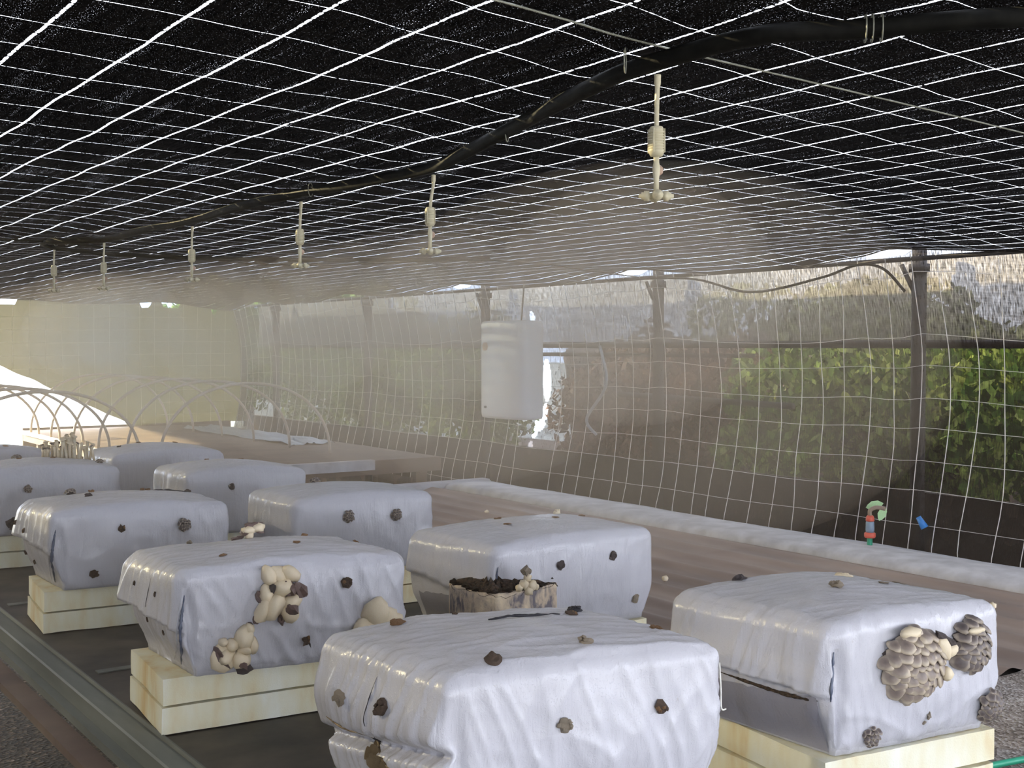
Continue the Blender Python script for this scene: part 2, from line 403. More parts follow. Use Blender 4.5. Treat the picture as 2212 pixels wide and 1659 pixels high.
tag(wr, kind='structure')
# torn openings behind the drum
bm = bmesh.new(); bm.from_mesh(wr.data)
def refine(bm, box):
    fs = [f for f in bm.faces if box[0] < f.calc_center_median().y < box[1] and box[2] < f.calc_center_median().z < box[3]]
    es = list({e for f in fs for e in f.edges})
    bmesh.ops.subdivide_edges(bm, edges=es, cuts=3, use_grid_fill=True)
refine(bm, (6.5, 7.05, 0.8, 1.98))
kill = []
for f in bm.faces:
    c = f.calc_center_median()
    for (hy, hz, ry, rz) in HOLES:
        if ((c.y - hy) / ry) ** 2 + ((c.z - hz) / rz) ** 2 < 1: kill.append(f); break
bmesh.ops.delete(bm, geom=kill, context='FACES')
bm.to_mesh(wr.data); bm.free()

# back wall of denser cloth with its lower left part lifted
def back_pt(x, t):
    z0 = 0.86; z1 = roof_z(min(x, WX), BACK) + 0.004
    for gx, gw in ((2.62, 0.13), (3.98, 0.05), (4.25, 0.09), (4.72, 0.03)):
        if abs(x - gx) < gw: z1 -= 0.055
    z = z0 + (z1 - z0) * t
    # lifted hem: diagonal from (2.4, 1.55) to (3.75, 0.89)
    edge = 1.55 - (x - 2.45) * (1.55 - 0.89) / (3.76 - 2.45) + 0.02 * N3(x * 5, 0, 4)
    if x < 3.76: z = max(z0, edge) + (z1 - max(z0, edge)) * t
    return (x, BACK + 0.05 * math.sin(x * 3) * (1 - t), z)
xs = np.arange(LX, WX + 0.20, 0.025).tolist()
wb = grid_sheet('wall_back', back_pt, xs, np.linspace(0, 1, 12).tolist(), lambda x, t: (x, t * 1.3), M['wall_cloth_dense'])
tag(wb, kind='structure')
# solid board below the back cloth
bm = bmesh.new(); add_box(bm, 2.78, WX - 0.02, BACK - 0.02, BACK + 0.02, 0.0, 0.87)
tag(from_bm('trim_1', bm, M['brown_bed'], sm=False), kind='structure')
# left wall (out of frame), dense cloth
wl = grid_sheet('wall_left', lambda y, t: (LX + 0.03 * N3(y, t * 2, 5), y, 0.0 + t * ROOF), np.arange(-0.6, BACK + 0.1, 0.2).tolist(), np.linspace(0, 1, 8).tolist(), lambda y, t: (y, t * 2), M['left_cloth'])
tag(wl, kind='structure')
# dark weed cloth skirt outside the lower wall
bm = bmesh.new(); add_box(bm, WX + 0.25, WX + 0.28, -2, BACK, 0.0, 0.92)
tag(from_bm('trim_2', bm, M['soil_bank'], sm=False), kind='structure')

# threads woven in the wall cloth (fine geometry, one part)
bm = bmesh.new()
def ribbon(bm, pts, r):
    add_tube(bm, pts, r, 3, False)
y = 2.30; k = 0
while y < BACK:
    ph = random.uniform(0, 6); am = random.uniform(0.006, 0.02)
    pts = []
    for i in range(17):
        t = i / 16; yy = y + am * math.sin(t * 7 + ph) + 0.012 * N3(y * 3, t * 5, 8)
        p = wall_pt(yy, t)
        pts.append((p[0] - 0.006, p[1], p[2]))
    if not (6.62 < y < 6.90): ribbon(bm, pts, 0.0024)
    y += 0.152 * random.uniform(0.95, 1.05)
for j in range(1, 11):
    t = (j - 0.7) * 0.1
    pts = []; yy = 2.2
    while yy < BACK:
        p = wall_pt(yy, t + 0.006 * N3(yy * 1.5, j, 2) + 0.004 * (j % 2))
        pts.append((p[0] - 0.006, p[1], p[2])); yy += 0.12
    if j != 9: ribbon(bm, pts, 0.0014)
th = from_bm('thread_grid', bm, M['thread'], wr, False); tag(th, kind='stuff')
bm = bmesh.new()
x = 2.4
while x < WX:
    ribbon(bm, [(p[0], p[1] - 0.006, p[2]) for p in (back_pt(x + 0.004 * math.sin(i), i / 8) for i in range(9))], 0.0016); x += 0.152
for j in range(0, 10):
    pts = []; x = 2.4
    z = 0.95 + j * 0.125
    while x < WX:
        edge = 1.55 - (x - 2.45) * 0.66 / 1.31
        if z > edge + 0.02: pts.append((x, BACK - 0.006 + 0.05 * math.sin(x * 3) * 0.3, z + 0.01 * math.sin(x * 1.7)))
        x += 0.1
    if len(pts) > 2: ribbon(bm, pts, 0.0014)
th = from_bm('thread_grid', bm, M['thread'], wb, False); tag(th, kind='stuff')

oc = grid_sheet('outer_shade_sheet', lambda y, t: (WX + 0.30 + 0.02 * N3(y * 2, t, 4), y, 1.66 + 0.44 * t), np.arange(3.15, BACK, 0.1).tolist(), [0, .25, .5, .75, 1], lambda y, t: (y, t * .44), M['outer_cloth'])
tag(oc, 'pale beige outer shade cloth hung above the long rail outside the side net', 'shade cloth')
# ------------------------------------------------------------------ posts and rails
def steel_post(y, label):
    t = empty('steel_post', (WX + 0.16, y, 0))
    tag(t, label, 'post', 'steel posts along the side net')
    bm = bmesh.new(); add_tube(bm, [(0, 0, -0.05), (0, 0, 2.13)], 0.036, 12)
    from_bm('pole', bm, M['steel'], t)
    bm = bmesh.new(); add_lathe(bm, [(0.05, 2.02), (0.05, 2.06)], 12); from_bm('collar', bm, M['steel'], t)
    bm = bmesh.new(); add_tube(bm, [(0, 0.0, 1.75), (-0.01, 0.02, 1.92), (-0.02, 0.09, 2.06)], 0.012, 8); from_bm('brace', bm, M['steel'], t)
plab = ['steel post out of frame on the right', 'dark steel post standing nearest behind the right side net', 'dark steel post behind the net, second from the right', 'dark steel post behind the net just left of the white drum',
        'slim dark post fourth from the right, dimmed by mist', 'faint post at the far corner of the side net']
for y, l in list(zip(POSTS, plab))[1:]: steel_post(y, l)
def bar(name, a, b, r, label, cat, mat='steel', group=None):
    bm = bmesh.new(); add_tube(bm, [a, b], r, 10); o = from_bm(name, bm, M[mat]); tag(o, label, cat, group); return o
bar('horizontal_rail', (WX + 0.22, -1, 1.665), (WX + 0.22, 11.4, 1.665), 0.022, 'long dark horizontal rail at eye height outside the side net', 'rail')
bar('horizontal_rail', (WX + 0.24, 4.9, 1.60), (WX + 0.24, 7.6, 1.60), 0.014, 'thin short rail just below the long one, behind the drum', 'rail')
bar('horizontal_rail', (WX + 0.24, 4.6, 1.32), (WX + 0.24, 6.1, 1.34), 0.018, 'lower short rail crossing the post left of the nearest one', 'rail')
bar('horizontal_rail', (WX - 0.02, -1, 2.075), (WX + 0.06, BACK, 2.075), 0.012, 'thin dark pipe along the top of the side net', 'rail')

# ------------------------------------------------------------------ benches
bm = bmesh.new(); add_box(bm, 1.022, 3.0, -0.5, 7.2, BENCH - 0.03, BENCH)
bench = tag(empty('growing_bench', (0, 0, 0)), 'long dark growing bench that carries the white mushroom bags', 'bench')
from_bm('tray', bm, M['bench_dark'], bench, False)
bm = bmesh.new()
prof = [(0.985, BENCH - 0.05), (0.985, BENCH + 0.012), (1.035, BENCH + 0.018), (1.035, BENCH - 0.05)]
pf = [(0.925, -0.075), (0.925, -0.050), (0.953, -0.048), (0.953, -0.004), (0.958, 0.0), (1.003, 0.002), (1.008, -0.004), (1.016, -0.004), (1.019, 0.006), (1.024, 0.006), (1.028, -0.03)]
rr = []
for y in (-0.5, 7.2): rr.append([bm.verts.new((x, y, BENCH + z)) for x, z in pf])
for i in range(len(pf) - 1): bm.faces.new((rr[0][i], rr[0][i + 1], rr[1][i + 1], rr[1][i]))
from_bm('edge_rail', bm, M['rail_green'], bench, False)['label'] = 'grey green metal edge profile'
for y in (-0.3, 2.0, 4.5, 7.0):
    for x in (2.1, 4.55):
        bm = bmesh.new(); add_box(bm, x, x + 0.05, y, y + 0.05, 0, BENCH - 0.03); from_bm('leg', bm, M['rail_green'], bench, False)
for y in (2.52, 3.72, 4.9):
    bm = bmesh.new(); add_box(bm, 1.06, 3.0, y, y + 0.035, BENCH + 0.0005, BENCH + 0.004); from_bm('cross_strip', bm, M['rail_green'], bench, False)
bm = bmesh.new(); add_box(bm, .86, .925, -0.5, 7.2, BENCH - .11, BENCH - .085); from_bm('apron', bm, M['brown_bed'], bench, False)
# corrugated sheet
bm = bmesh.new(); n = 200; rows = []
for yy in (2.11, 3.4, 4.7, 6.0, 7.2):
    rows.append([bm.verts.new((2.72 + 1.95 * i / n, yy, BENCH + 0.006 + 0.016 * (0.5 + 0.5 * math.cos(2 * PI * (1.95 * i / n) / 0.205)) ** 2)) for i in range(n + 1)])
for a, b in zip(rows, rows[1:]):
    for i in range(n): bm.faces.new((a[i], a[i + 1], b[i + 1], b[i]))
cs = from_bm('corrugated_sheet', bm, M['corrugated']); tag(cs, 'brown corrugated sheet lying on the bench beside the side net', 'sheet')
# gravel tray bottom right
bm = bmesh.new(); rows = []
for j in range(40):
    rows.append([bm.verts.new((2.5 + 2.1 * i / 70, 1.45 + 0.66 * j / 39, BENCH + 0.004 + 0.007 * abs(N3(i * 2.3, j * 2.3, 2)))) for i in range(71)])
for a, b in zip(rows, rows[1:]):
    for i in range(70): bm.faces.new((a[i], a[i + 1], b[i + 1], b[i]))
gr = from_bm('gravel_patch', bm, M['gravel']); tag(gr, 'patch of pale gravel on the bench at the lower right', 'gravel', kind='stuff')
bm = bmesh.new(); add_box(bm, 3.0, 4.70, -0.5, 7.2, BENCH - 0.03, BENCH)
from_bm('tray', bm, M['bench_dark'], bench, False)
# kerb
bm = bmesh.new()
kp = [(4.45, 0.0), (4.46, 0.028), (4.50, 0.046), (4.62, 0.050), (4.76, 0.042), (4.86, 0.030), (4.88, 0.0), (4.88, -0.05), (4.45, -0.05)]
ys = np.arange(-0.5, 7.30, 0.12).tolist(); rows = [[bm.verts.new((x + 0.008 * N3(y * 2, x * 9, 1), y, BENCH + z + 0.006 * N3(y * 3, x * 5, 7))) for x, z in kp] for y in ys]
for a, b in zip(rows, rows[1:]):
    for i in range(len(kp)): bm.faces.new((a[i], a[(i + 1) % len(kp)], b[(i + 1) % len(kp)], b[i]))
bm.faces.new(rows[0]); bm.faces.new(rows[-1][::-1])
kb = from_bm('bench_kerb', bm, M['kerb']); tag(kb, 'rough grey concrete kerb running along the foot of the side net', 'kerb')
bm = bmesh.new(); add_box(bm, 2.9, 4.88, 7.22, 7.34, BENCH - 0.05, BENCH + 0.045)
bmesh.ops.bevel(bm, geom=list(bm.edges), offset=0.012, segments=2, affect='EDGES')
kb = from_bm('bench_kerb', bm, M['kerb']); tag(kb, 'grey kerb across the far end of the corrugated bench', 'kerb')

bed = tag(empty('tunnel_bed', (0, 0, 0)), 'raised brown seed bed under the white hoops behind the bags', 'bed')
bm = bmesh.new(); add_box(bm, 2.78, 4.62, 7.50, BACK - 0.03, 0.75, 0.85); from_bm('bed_top', bm, M['brown_bed'], bed, False)
bm = bmesh.new(); add_box(bm, 2.74, 4.04, 7.44, 7.50, 0.79, 0.86); from_bm('end_board', bm, M['kerb'], bed, False)['label'] = 'grey end board'
for y in (7.6, 9.8, 11.9):
    for x in (2.85, 4.5):
        bm = bmesh.new(); add_box(bm, x, x + 0.06, y, y + 0.06, 0, 0.75); from_bm('leg', bm, M['brown_bed'], bed, False)

# hoops
def hoop(y, x0, x1, zf, h, label, grp):
    cx = (x0 + x1) / 2; r = (x1 - x0) / 2
    pts = []
    for i in range(29):
        a = PI * i / 28
        pts.append((cx - r * math.copysign(abs(math.cos(a)) ** 0.95, math.cos(a)), y, zf + h * math.sin(a) ** 0.9))
    bm = bmesh.new(); add_tube(bm, pts, 0.011, 8)
    o = from_bm('tunnel_hoop', bm, M['hoop']); tag(o, label, 'hoop', grp)
nm = ['nearest and largest', 'second nearest', 'third nearest', 'fourth nearest', 'fifth nearest', 'farthest']
for i in range(6):
    y = 8.18 + i * 0.72
    hoop(y, 2.76, 4.06, 0.845, 0.545, 'pale plastic hoop arching over the brown bed, %s of its row' % nm[i], 'hoops over the brown bed')
for i in range(5):
    y = 8.6 + i * 0.72
    hoop(y, 1.45, 2.76, 0.845, 0.50, 'pale plastic hoop in front of the bright opening, %s of its row' % (['nearest', 'second', 'third', 'fourth', 'farthest'][i]), 'hoops before the bright opening')
bar('bed_beam', (2.76, 7.5, 0.835), (2.76, 12.1, 0.835), 0.02, 'pale beam along the left side of the brown bed', 'beam', 'hoop')
bar('bed_beam', (1.45, 7.5, 0.835), (1.45, 12.1, 0.835), 0.02, 'pale beam holding the left feet of the far hoops', 'beam', 'hoop')
bm = bmesh.new(); rows = []
for j in range(14):
    rows.append([bm.verts.new((4.12 + 0.4 * i / 20 , 9.0 + 2.6 * j / 13, 0.853 + 0.05 * abs(N3(i * 0.35, j * 0.6, 2)))) for i in range(21)])
for a, b in zip(rows, rows[1:]):
    for i in range(20): bm.faces.new((a[i], a[i + 1], b[i + 1], b[i]))
o = from_bm('crumpled_film', bm, M['sheet']); tag(o, 'crumpled bluish plastic film on the far bed by the net', 'plastic film')

# ------------------------------------------------------------------ foam slabs and bags
BAGDATA = {  # front left corner, front width, depth, front angle, side angle
 'A': (1.074, 1.742, .58, .43, -10, 93.7), 'C': (1.05, 2.977, .62, .40, -8.8, 91), 'D': (1.925, 1.624, .50, .46, -8, 91),
 'B': (1.902, 2.81, .635, .42, 2, 95), 'E': (1.069, 4.303, .62, .42, -8, 91), 'F': (1.874, 4.073, .57, .42, -6, 92),
 'G': (1.887, 5.243, .56, .42, -10, 92), 'H': (1.86, 6.25, .60, .45, -4, 92), 'I': (1.07, 5.72, .66, .42, -6, 92), 'J': (1.06, 6.70, .62, .42, -6, 92)}
SLAB_T = 0.075
def slab(cx, cy, w, d, yaw, z, seed, label, grp):
    bm = bmesh.new(); nx, ny = 26, 18
    hx, hy, hz = w / 2, d / 2, SLAB_T / 2 - 0.0006
    bmesh.ops.create_cube(bm, size=1.0)
    bmesh.ops.subdivide_edges(bm, edges=list(bm.edges), cuts=10, use_grid_fill=True)
    for v in bm.verts:
        p = v.co; ex = abs(p.x) > 0.499; ey = abs(p.y) > 0.499
        q = Vector((p.x * w, p.y * d, p.z * 2 * hz))
        k = N3(q.x * 9 + seed, q.y * 9, q.z * 12)
        if ex: q.x += 0.004 * k
        if ey: q.y += 0.004 * k
        if abs(p.z) > 0.499 and (ex or ey): q.z -= math.copysign(0.002 + 0.003 * abs(k), p.z)
        v.co = q
    o = from_bm('foam_slab', bm, M['foam'], sm=False)
    o.location = (cx, cy, z + SLAB_T / 2); o.rotation_euler = (0, 0, yaw)
    tag(o, label, 'foam slab', grp)
def slabs(k, w, d, dx, dy, name, yaw=0):
    x, y = BAGDATA[k][0] + dx, BAGDATA[k][1] + dy
    a = math.radians(yaw); c, s = math.cos(a), math.sin(a)
    for i in range(2):
        off = (0.0, 0.004)[i]
        cx, cy = x + w / 2 * c - d / 2 * s + off, y + w / 2 * s + d / 2 * c
        slab(cx, cy, w, d, a, BENCH + 0.0005 + i * SLAB_T, ord(k) * 3.1 + i * 17, ('%s foam slab ' % ('lower', 'upper')[i]) + name, 'foam slabs under the bags')
slabs('C', .66, .36, -.030, .045, 'under the bag with two cream mushroom clusters', -5)
slabs('E', .64, .36, -.020, .035, 'under the bag with yellow sun specks on its end', -5)
slabs('I', .64, .38, -.02, .03, 'under the bag cut by the left photo edge', -5)
slabs('A', .50, .36, .04, .03, 'beneath the nearest white bag in front', -8)
slabs('D', .49, .42, .0, .01, 'under the bag with the grey layered mushroom clusters', -8)
slabs('B', .56, .36, .04, .03, 'beneath the torn bag showing dark substrate', 0)
slabs('F', .50, .36, .04, .03, 'beneath the bag with two round grey knots', -6)
slabs('G', .50, .36, .04, .03, 'beneath the bag behind the two knotted bag', -8)
slabs('H', .52, .36, .04, .03, 'beneath the farthest bag of the right row', -4)
slabs('J', .54, .36, .04, .03, 'beneath the farthest bag of the left row', -6)

class Bag: pass
def bag(k, label, step=0.013, h=0.278, crown=0.03, flap=0.0, pinch=0.0, wr_amp=1.0, slant=0.0, groove=0.0):
    x0, y0, w, d, yaw, sa = BAGDATA[k]
    ya, sa = math.radians(yaw), math.radians(sa)
    e1 = Vector((math.cos(ya), math.sin(ya), 0)); e2 = Vector((math.cos(sa), math.sin(sa), 0))
    zb = BENCH + 2 * SLAB_T + 0.001
    hx, hy, hz = w / 2, d / 2, h / 2
    nx, ny, nz = max(8, int(w / step)), max(8, int(d / step)), max(8, int(h / step))
    idx = {}; P = []
    def vid(i, j, l):
        q = (i, j, l)
        if q not in idx: idx[q] = len(P); P.append(q)
        return idx[q]
    F = []
    for j in range(ny):
        for i in range(nx):
            F.append((vid(i, j, 0), vid(i, j + 1, 0), vid(i + 1, j + 1, 0), vid(i + 1, j, 0)))
            F.append((vid(i, j, nz), vid(i + 1, j, nz), vid(i + 1, j + 1, nz), vid(i, j + 1, nz)))
    for l in range(nz):
        for i in range(nx):
            F.append((vid(i, 0, l), vid(i + 1, 0, l), vid(i + 1, 0, l + 1), vid(i, 0, l + 1)))
            F.append((vid(i, ny, l), vid(i, ny, l + 1), vid(i + 1, ny, l + 1), vid(i + 1, ny, l)))
        for j in range(ny):
            F.append((vid(0, j, l), vid(0, j, l + 1), vid(0, j + 1, l + 1), vid(0, j + 1, l)))
            F.append((vid(nx, j, l), vid(nx, j + 1, l), vid(nx, j + 1, l + 1), vid(nx, j, l + 1)))
    sd = ord(k) * 2.37
    verts = []
    R = 0.032
    for (i, j, l) in P:
        p = Vector((-hx + w * i / nx, -hy + d * j / ny, -hz + h * l / nz))
        r = R
        inner = Vector((max(-hx + r, min(hx - r, p.x)), max(-hy + r, min(hy - r, p.y)), max(-hz + r, min(hz - r, p.z))))
        nrm = (p - inner)
        nrm = nrm.normalized() if nrm.length > 1e-6 else Vector((0, 0, 1))
        q = inner + nrm * r
        a, b, c = p.x / hx, p.y / hy, p.z / hz
        # crown, belly, narrower foot
        if c > 0: q.z += crown * (1 - a * a * 0.92) * (1 - 0.55 * b * b) * c
        belly = 0.012 * (1 - c * c) * (1 - min(1, abs(a * b)))
        dsp = belly if abs(nrm.z) < 0.7 else 0.0
        side_f = max(0, -nrm.y); side_l = max(0, -nrm.x); top = max(0, nrm.z); side_r = max(0, nrm.x)
        X, Y_, Z_ = p.x, p.y, p.z
        # hanging creases on front and side faces, waviness on top
        def ridge(v): v = abs(v); return (1 - min(1, v * 2.6)) ** 2
        f1 = ridge(N3(X * 24 + Z_ * (6 + slant) + sd, Z_ * 3.2, sd)) * 0.0042 + ridge(N3(X * 11 - Z_ * 5 + sd * 3, Z_ * 4.0, sd + 7)) * 0.0035
        f2 = N3(X * 7 + sd, Z_ * 6, 2 + sd) * 0.006
        f3 = ridge(N3(X * 6 + Z_ * 9 + sd * 2, Z_ * 6 - X * 4, sd)) * 0.008 * (0.4 - c * 0.6 if c < 0.6 else 0)
        dsp += side_f * (f1 * (1.15 - 0.3 * c) + f2 + max(0, f3)) * wr_amp
        g1 = ridge(N3(Y_ * 26 + Z_ * 4 + sd, Z_ * 3.5, sd + 5)) * 0.0055
        g2 = N3(Y_ * 8, Z_ * 7, sd + 9) * 0.006
        dsp += (side_l + side_r) * (g1 + g2) * wr_amp
        t1 = ridge(N3(X * 9 + Y_ * 10 + sd, Y_ * 26 + sd, 3)) * 0.0028 + N3(X * 5 + sd, Y_ * 6, 3) * 0.006
        dsp += top * t1 * wr_amp
        q += nrm * dsp
        # folded end: upper half hangs out over a recessed lower half
        if flap:
            hem = 0.02 + 0.10 * (b) + 0.08 * N3(Y_ * 9, sd, 1)     # hem height as fraction
            gl = side_l * (1 - top)
            if c > hem: q.x -= gl * flap * (0.25 + 0.75 * (1 - (c - hem) / (1 - hem))) * (0.6 + 0.5 * b)
            else: q.x += gl * flap * 0.9 * min(1, (hem - c) * 0.9 + 0.25)
        if pinch:
            g = math.exp(-((c + 0.18 + 0.22 * b) / 0.10) ** 2)
            q.x += side_l * pinch * g
            q.x -= side_l * pinch * 0.5 * math.exp(-((c - 0.25) / 0.35) ** 2)
        if groove:
            gx = -hx + 0.020 + 0.012 * (1 - abs(c) * 1.2)
            win = sstep(-0.95, -0.6, c) * (1 - sstep(0.45, 0.8, c))
            g = math.exp(-((p.x - gx) / 0.010) ** 2) * win
            q.y += side_f * groove * g
        # foot a little narrower
        tp = 1 - 0.07 * sstep(0.2, 1.0, -c)
        q.x *= tp; q.y *= tp
        if c < -0.98: q.z = -hz
        u, v = q.x + hx, q.y + hy
        wpos = e1 * u + e2 * v
        verts.append((wpos.x, wpos.y, q.z + hz))
    me = bpy.data.meshes.new('bag_film'); me.from_pydata(verts, [], F)
    for p in me.polygons: p.use_smooth = True
    root = empty('mushroom_bag', (x0, y0, zb)); tag(root, label, 'mushroom bag', 'white bags of mushroom substrate')
    o = link('bag_film', me, M['bag'], root)
    B = Bag(); B.root = root; B.e1 = e1; B.e2 = e2; B.w = w; B.d = d; B.h = h
    B.tree = BVHTree.FromPolygons(verts, F)
    nf = Vector((e1.y, -e1.x, 0)); nl = Vector((-e2.y, e2.x, 0))
    B.dir = {'F': nf, 'L': nl, 'T': Vector((0, 0, 1)), 'R': -nl}
    return B
def spot(B, face, u, v, z):
    """point and normal on the bag skin, from face coordinates in metres"""
    n = B.dir[face]; p = B.e1 * u + B.e2 * v + Vector((0, 0, z))
    if face == 'T': p.z = 0.5
    o = p + n * 0.25
    loc, nn, i, dd = B.tree.ray_cast(o, -n)
    if loc is None:
        loc, nn, i, dd = B.tree.find_nearest(p)
    if nn.dot(n) < 0: nn = -nn
    return loc, nn

# shared small meshes
def lumpy(seed, amp=0.35, sub=2, fl=0.6):
    bm = bmesh.new(); bmesh.ops.create_icosphere(bm, subdivisions=sub, radius=1.0)
    for v in bm.verts:
        k = 1 + amp * N3(v.co.x * 2.4 + seed, v.co.y * 2.4, v.co.z * 2.4) * 1.6
        v.co *= k; v.co.z *= fl
    me = bpy.data.meshes.new('lump'); bm.to_mesh(me); bm.free()
    return me
def cap_mesh(seed, mat):
    """an oyster-like cap: thin domed fan with a wavy turned-down rim, unit radius"""
    bm = bmesh.new(); n = 14; rings = []
    prof = [(0.0, 0.30), (0.35, 0.28), (0.7, 0.16), (0.92, 0.0), (1.0, -0.14), (0.9, -0.18), (0.5, -0.10), (0.18, -0.35), (0.14, -0.9)]
    for j, (r, z) in enumerate(prof[1:]):
        ring = []
        for i in range(n):
            a = 2 * PI * i / n
            rr_ = r * (1 + (0.10 * math.sin(3 * a + seed) + 0.06 * math.sin(5 * a + 2 * seed)) * (1 if r > 0.5 else 0.2))
            ring.append(bm.verts.new((rr_ * math.cos(a), rr_ * math.sin(a) * 0.86, z + 0.05 * math.sin(4 * a + seed) * r)))
        rings.append(ring)
    c0 = bm.verts.new((0, 0, prof[0][1] - 0.06)); c1 = bm.verts.new((0, 0, prof[-1][1]))
    for i in range(n): bm.faces.new((c0, rings[0][i], rings[0][(i + 1) % n]))
    for a, b in zip(rings, rings[1:]):
        for i in range(n): bm.faces.new((a[i], b[i], b[(i + 1) % n], a[(i + 1) % n]))
    for i in range(n): bm.faces.new((c1, rings[-1][(i + 1) % n], rings[-1][i]))
    me = bpy.data.meshes.new('cap'); bm.normal_update(); bm.to_mesh(me); bm.free()
    for p in me.polygons: p.use_smooth = True
    me.materials.append(mat); return me
CAPS_G = [cap_mesh(s, M['cap_grey']) for s in (0.3, 1.7, 3.1)]
CAPS_D = [cap_mesh(s, M['cap_dark']) for s in (0.9, 2.2)]
CAPS_C = [cap_mesh(s, M['cream']) for s in (0.5, 2.9)]
LUMPS = {}
for mn in ('pin', 'pin_pale', 'pin_grey', 'pin_orange', 'cream', 'cap_brown', 'dirt', 'dark_slit', 'substrate'):
    LUMPS[mn] = []
    for s in range(3):
        me = lumpy(s * 5.3 + len(mn), 0.45 if mn != 'cream' else 0.22); me.materials.append(M[mn])
        if mn in ('cream',):
            for p in me.polygons: p.use_smooth = True
        LUMPS[mn].append(me)
def frame(n, roll=0.0):
    q = n.to_track_quat('Z', 'Y'); return q @ Matrix.Rotation(roll, 3, 'Z').to_quaternion()
def place(name, me, parent, loc, quat, sc):
    o = bpy.data.objects.new(name, me); COL.objects.link(o); o.parent = parent
    o.location = loc; o.rotation_mode = 'QUATERNION'; o.rotation_quaternion = quat; o.scale = sc
    return o
def pin(B, face, u, v, z, r, mat='pin', label=None, tall=1.0, wide=1.0):
    """a small knot of mushroom pins poking through the film"""
    loc, n = spot(B, face, u, v, z)
    e = bpy.data.objects.new('mushroom_pins', random.choice(LUMPS[mat])); COL.objects.link(e); e.parent = B.root
    e.rotation_mode = 'QUATERNION'; e.rotation_quaternion = frame(n, random.uniform(0, 6) if wide == 1 else 0)
    e.location = loc + n * r * 0.10; e.scale = (r * wide, r, r * tall)
    if label: e['label'] = label
    if r > 0.008:
        for i in range(5):
            a = random.uniform(0, 6.28); rr_ = random.uniform(0.3, 0.9)
            o = place('bud', random.choice(LUMPS[random.choice((mat, mat, 'pin_orange' if mat == 'pin' else mat))]), e, (rr_ * math.cos(a), rr_ * math.sin(a), 0.45), frame(Vector((math.cos(a), math.sin(a), 1.5)).normalized()), (0.34, 0.34, 0.5))
    return e
def slit(B, pts, r, mat='dark_slit', name='slit', label=None):
    """narrow cut or seam lying on the film"""
    P_ = []
    for (f, u, v, z) in pts:
        loc, n = spot(B, f, u, v, z); P_.append(loc + n * r * 0.3)
    bm = bmesh.new(); path = smooth_path(P_, 8)
    rad = [r * (0.25 + 0.75 * math.sin(PI * i / (len(path) - 1))) * random.uniform(0.6, 1.3) for i in range(len(path))]
    add_tube(bm, path, rad, 6)
    o = from_bm(name, bm, M[mat], B.root)
    if label: o['label'] = label
    return o
def rosette(B, face, u, v, z, R, n, caps, size, label, squash=1.0, out_k=0.55, droop=0.6):
    """layered cluster: caps shingled over a mound, rims facing out and down"""
    loc, nrm = spot(B, face, u, v, z)
    up = Vector((0, 0, 1)); right = up.cross(nrm).normalized() * -1
    upv = nrm.cross(right); upv = upv if upv.z > 0 else -upv
    m = bpy.data.objects.new('mushroom_cluster', LUMPS['pin_grey'][0] if caps is not CAPS_C else LUMPS['cream'][0]); COL.objects.link(m)
    m.parent = B.root; m.location = loc; m.rotation_mode = 'QUATERNION'; m.rotation_quaternion = frame(nrm)
    m.scale = (R * 0.72, R * 0.72, R * 0.55 / 0.6); m['label'] = label
    mi = (Matrix.LocRotScale(m.location, m.rotation_quaternion, m.scale)).inverted()
    for i in range(n):
        t = (i + 0.5) / n; rad = math.sqrt(t) * 0.98; a = i * 2.39996 + 0.4
        dx, dz = rad * math.cos(a), rad * math.sin(a) * squash
        hgt = math.sqrt(max(0, 1 - rad * rad)) * out_k
        pos = loc + right * dx * R + upv * dz * R + nrm * (hgt * R + 0.004)
        d = (right * dx * 0.9 + upv * (dz * 0.9 + 0.55) + nrm * (hgt * 1.3 + 0.5)).normalized()
        s = size * random.uniform(0.75, 1.2) * (0.85 + 0.2 * rad)
        q = frame(d, random.uniform(0, 6))
        W = mi @ Matrix.LocRotScale(pos, q, Vector((s, s, s)))
        o = bpy.data.objects.new('cap', random.choice(caps)); COL.objects.link(o); o.parent = m
        o.matrix_parent_inverse = Matrix.Identity(4)
        o.matrix_basis = W
    return m
def lobes(B, label, items, base=None):
    """smooth cream oyster lobes: items = (face,u,v,z, rx, ry, rz, roll, material)"""
    root = None
    for it in items:
        (f, u, v, z, rx, ry, rz_, roll, mat), lift = it[:9], (it[9] if len(it) > 9 else 0)
        loc, n = spot(B, f, u, v, z)
        me = random.choice(LUMPS[mat])
        if root is None:
            root = bpy.data.objects.new('mushroom_cluster', None); COL.objects.link(root); root.parent = B.root
            root.location = loc; root['label'] = label; base_loc = loc.copy()
        q = n.to_track_quat('Z', 'Y')
        upq = Vector((0, 0, 1)) - n * n.z
        upq = upq.normalized() if upq.length > 0.2 else Vector((0, 1, 0))
        rx_ = upq.cross(n).normalized()
        R3 = Matrix((rx_, upq, n)).transposed() @ Matrix.Rotation(roll, 3, 'Z')
        place('lobe', me, root, loc + n * (rz_ * 0.45 + lift) - base_loc, R3.to_quaternion(), (rx, ry, rz_ / 0.6))
    return root

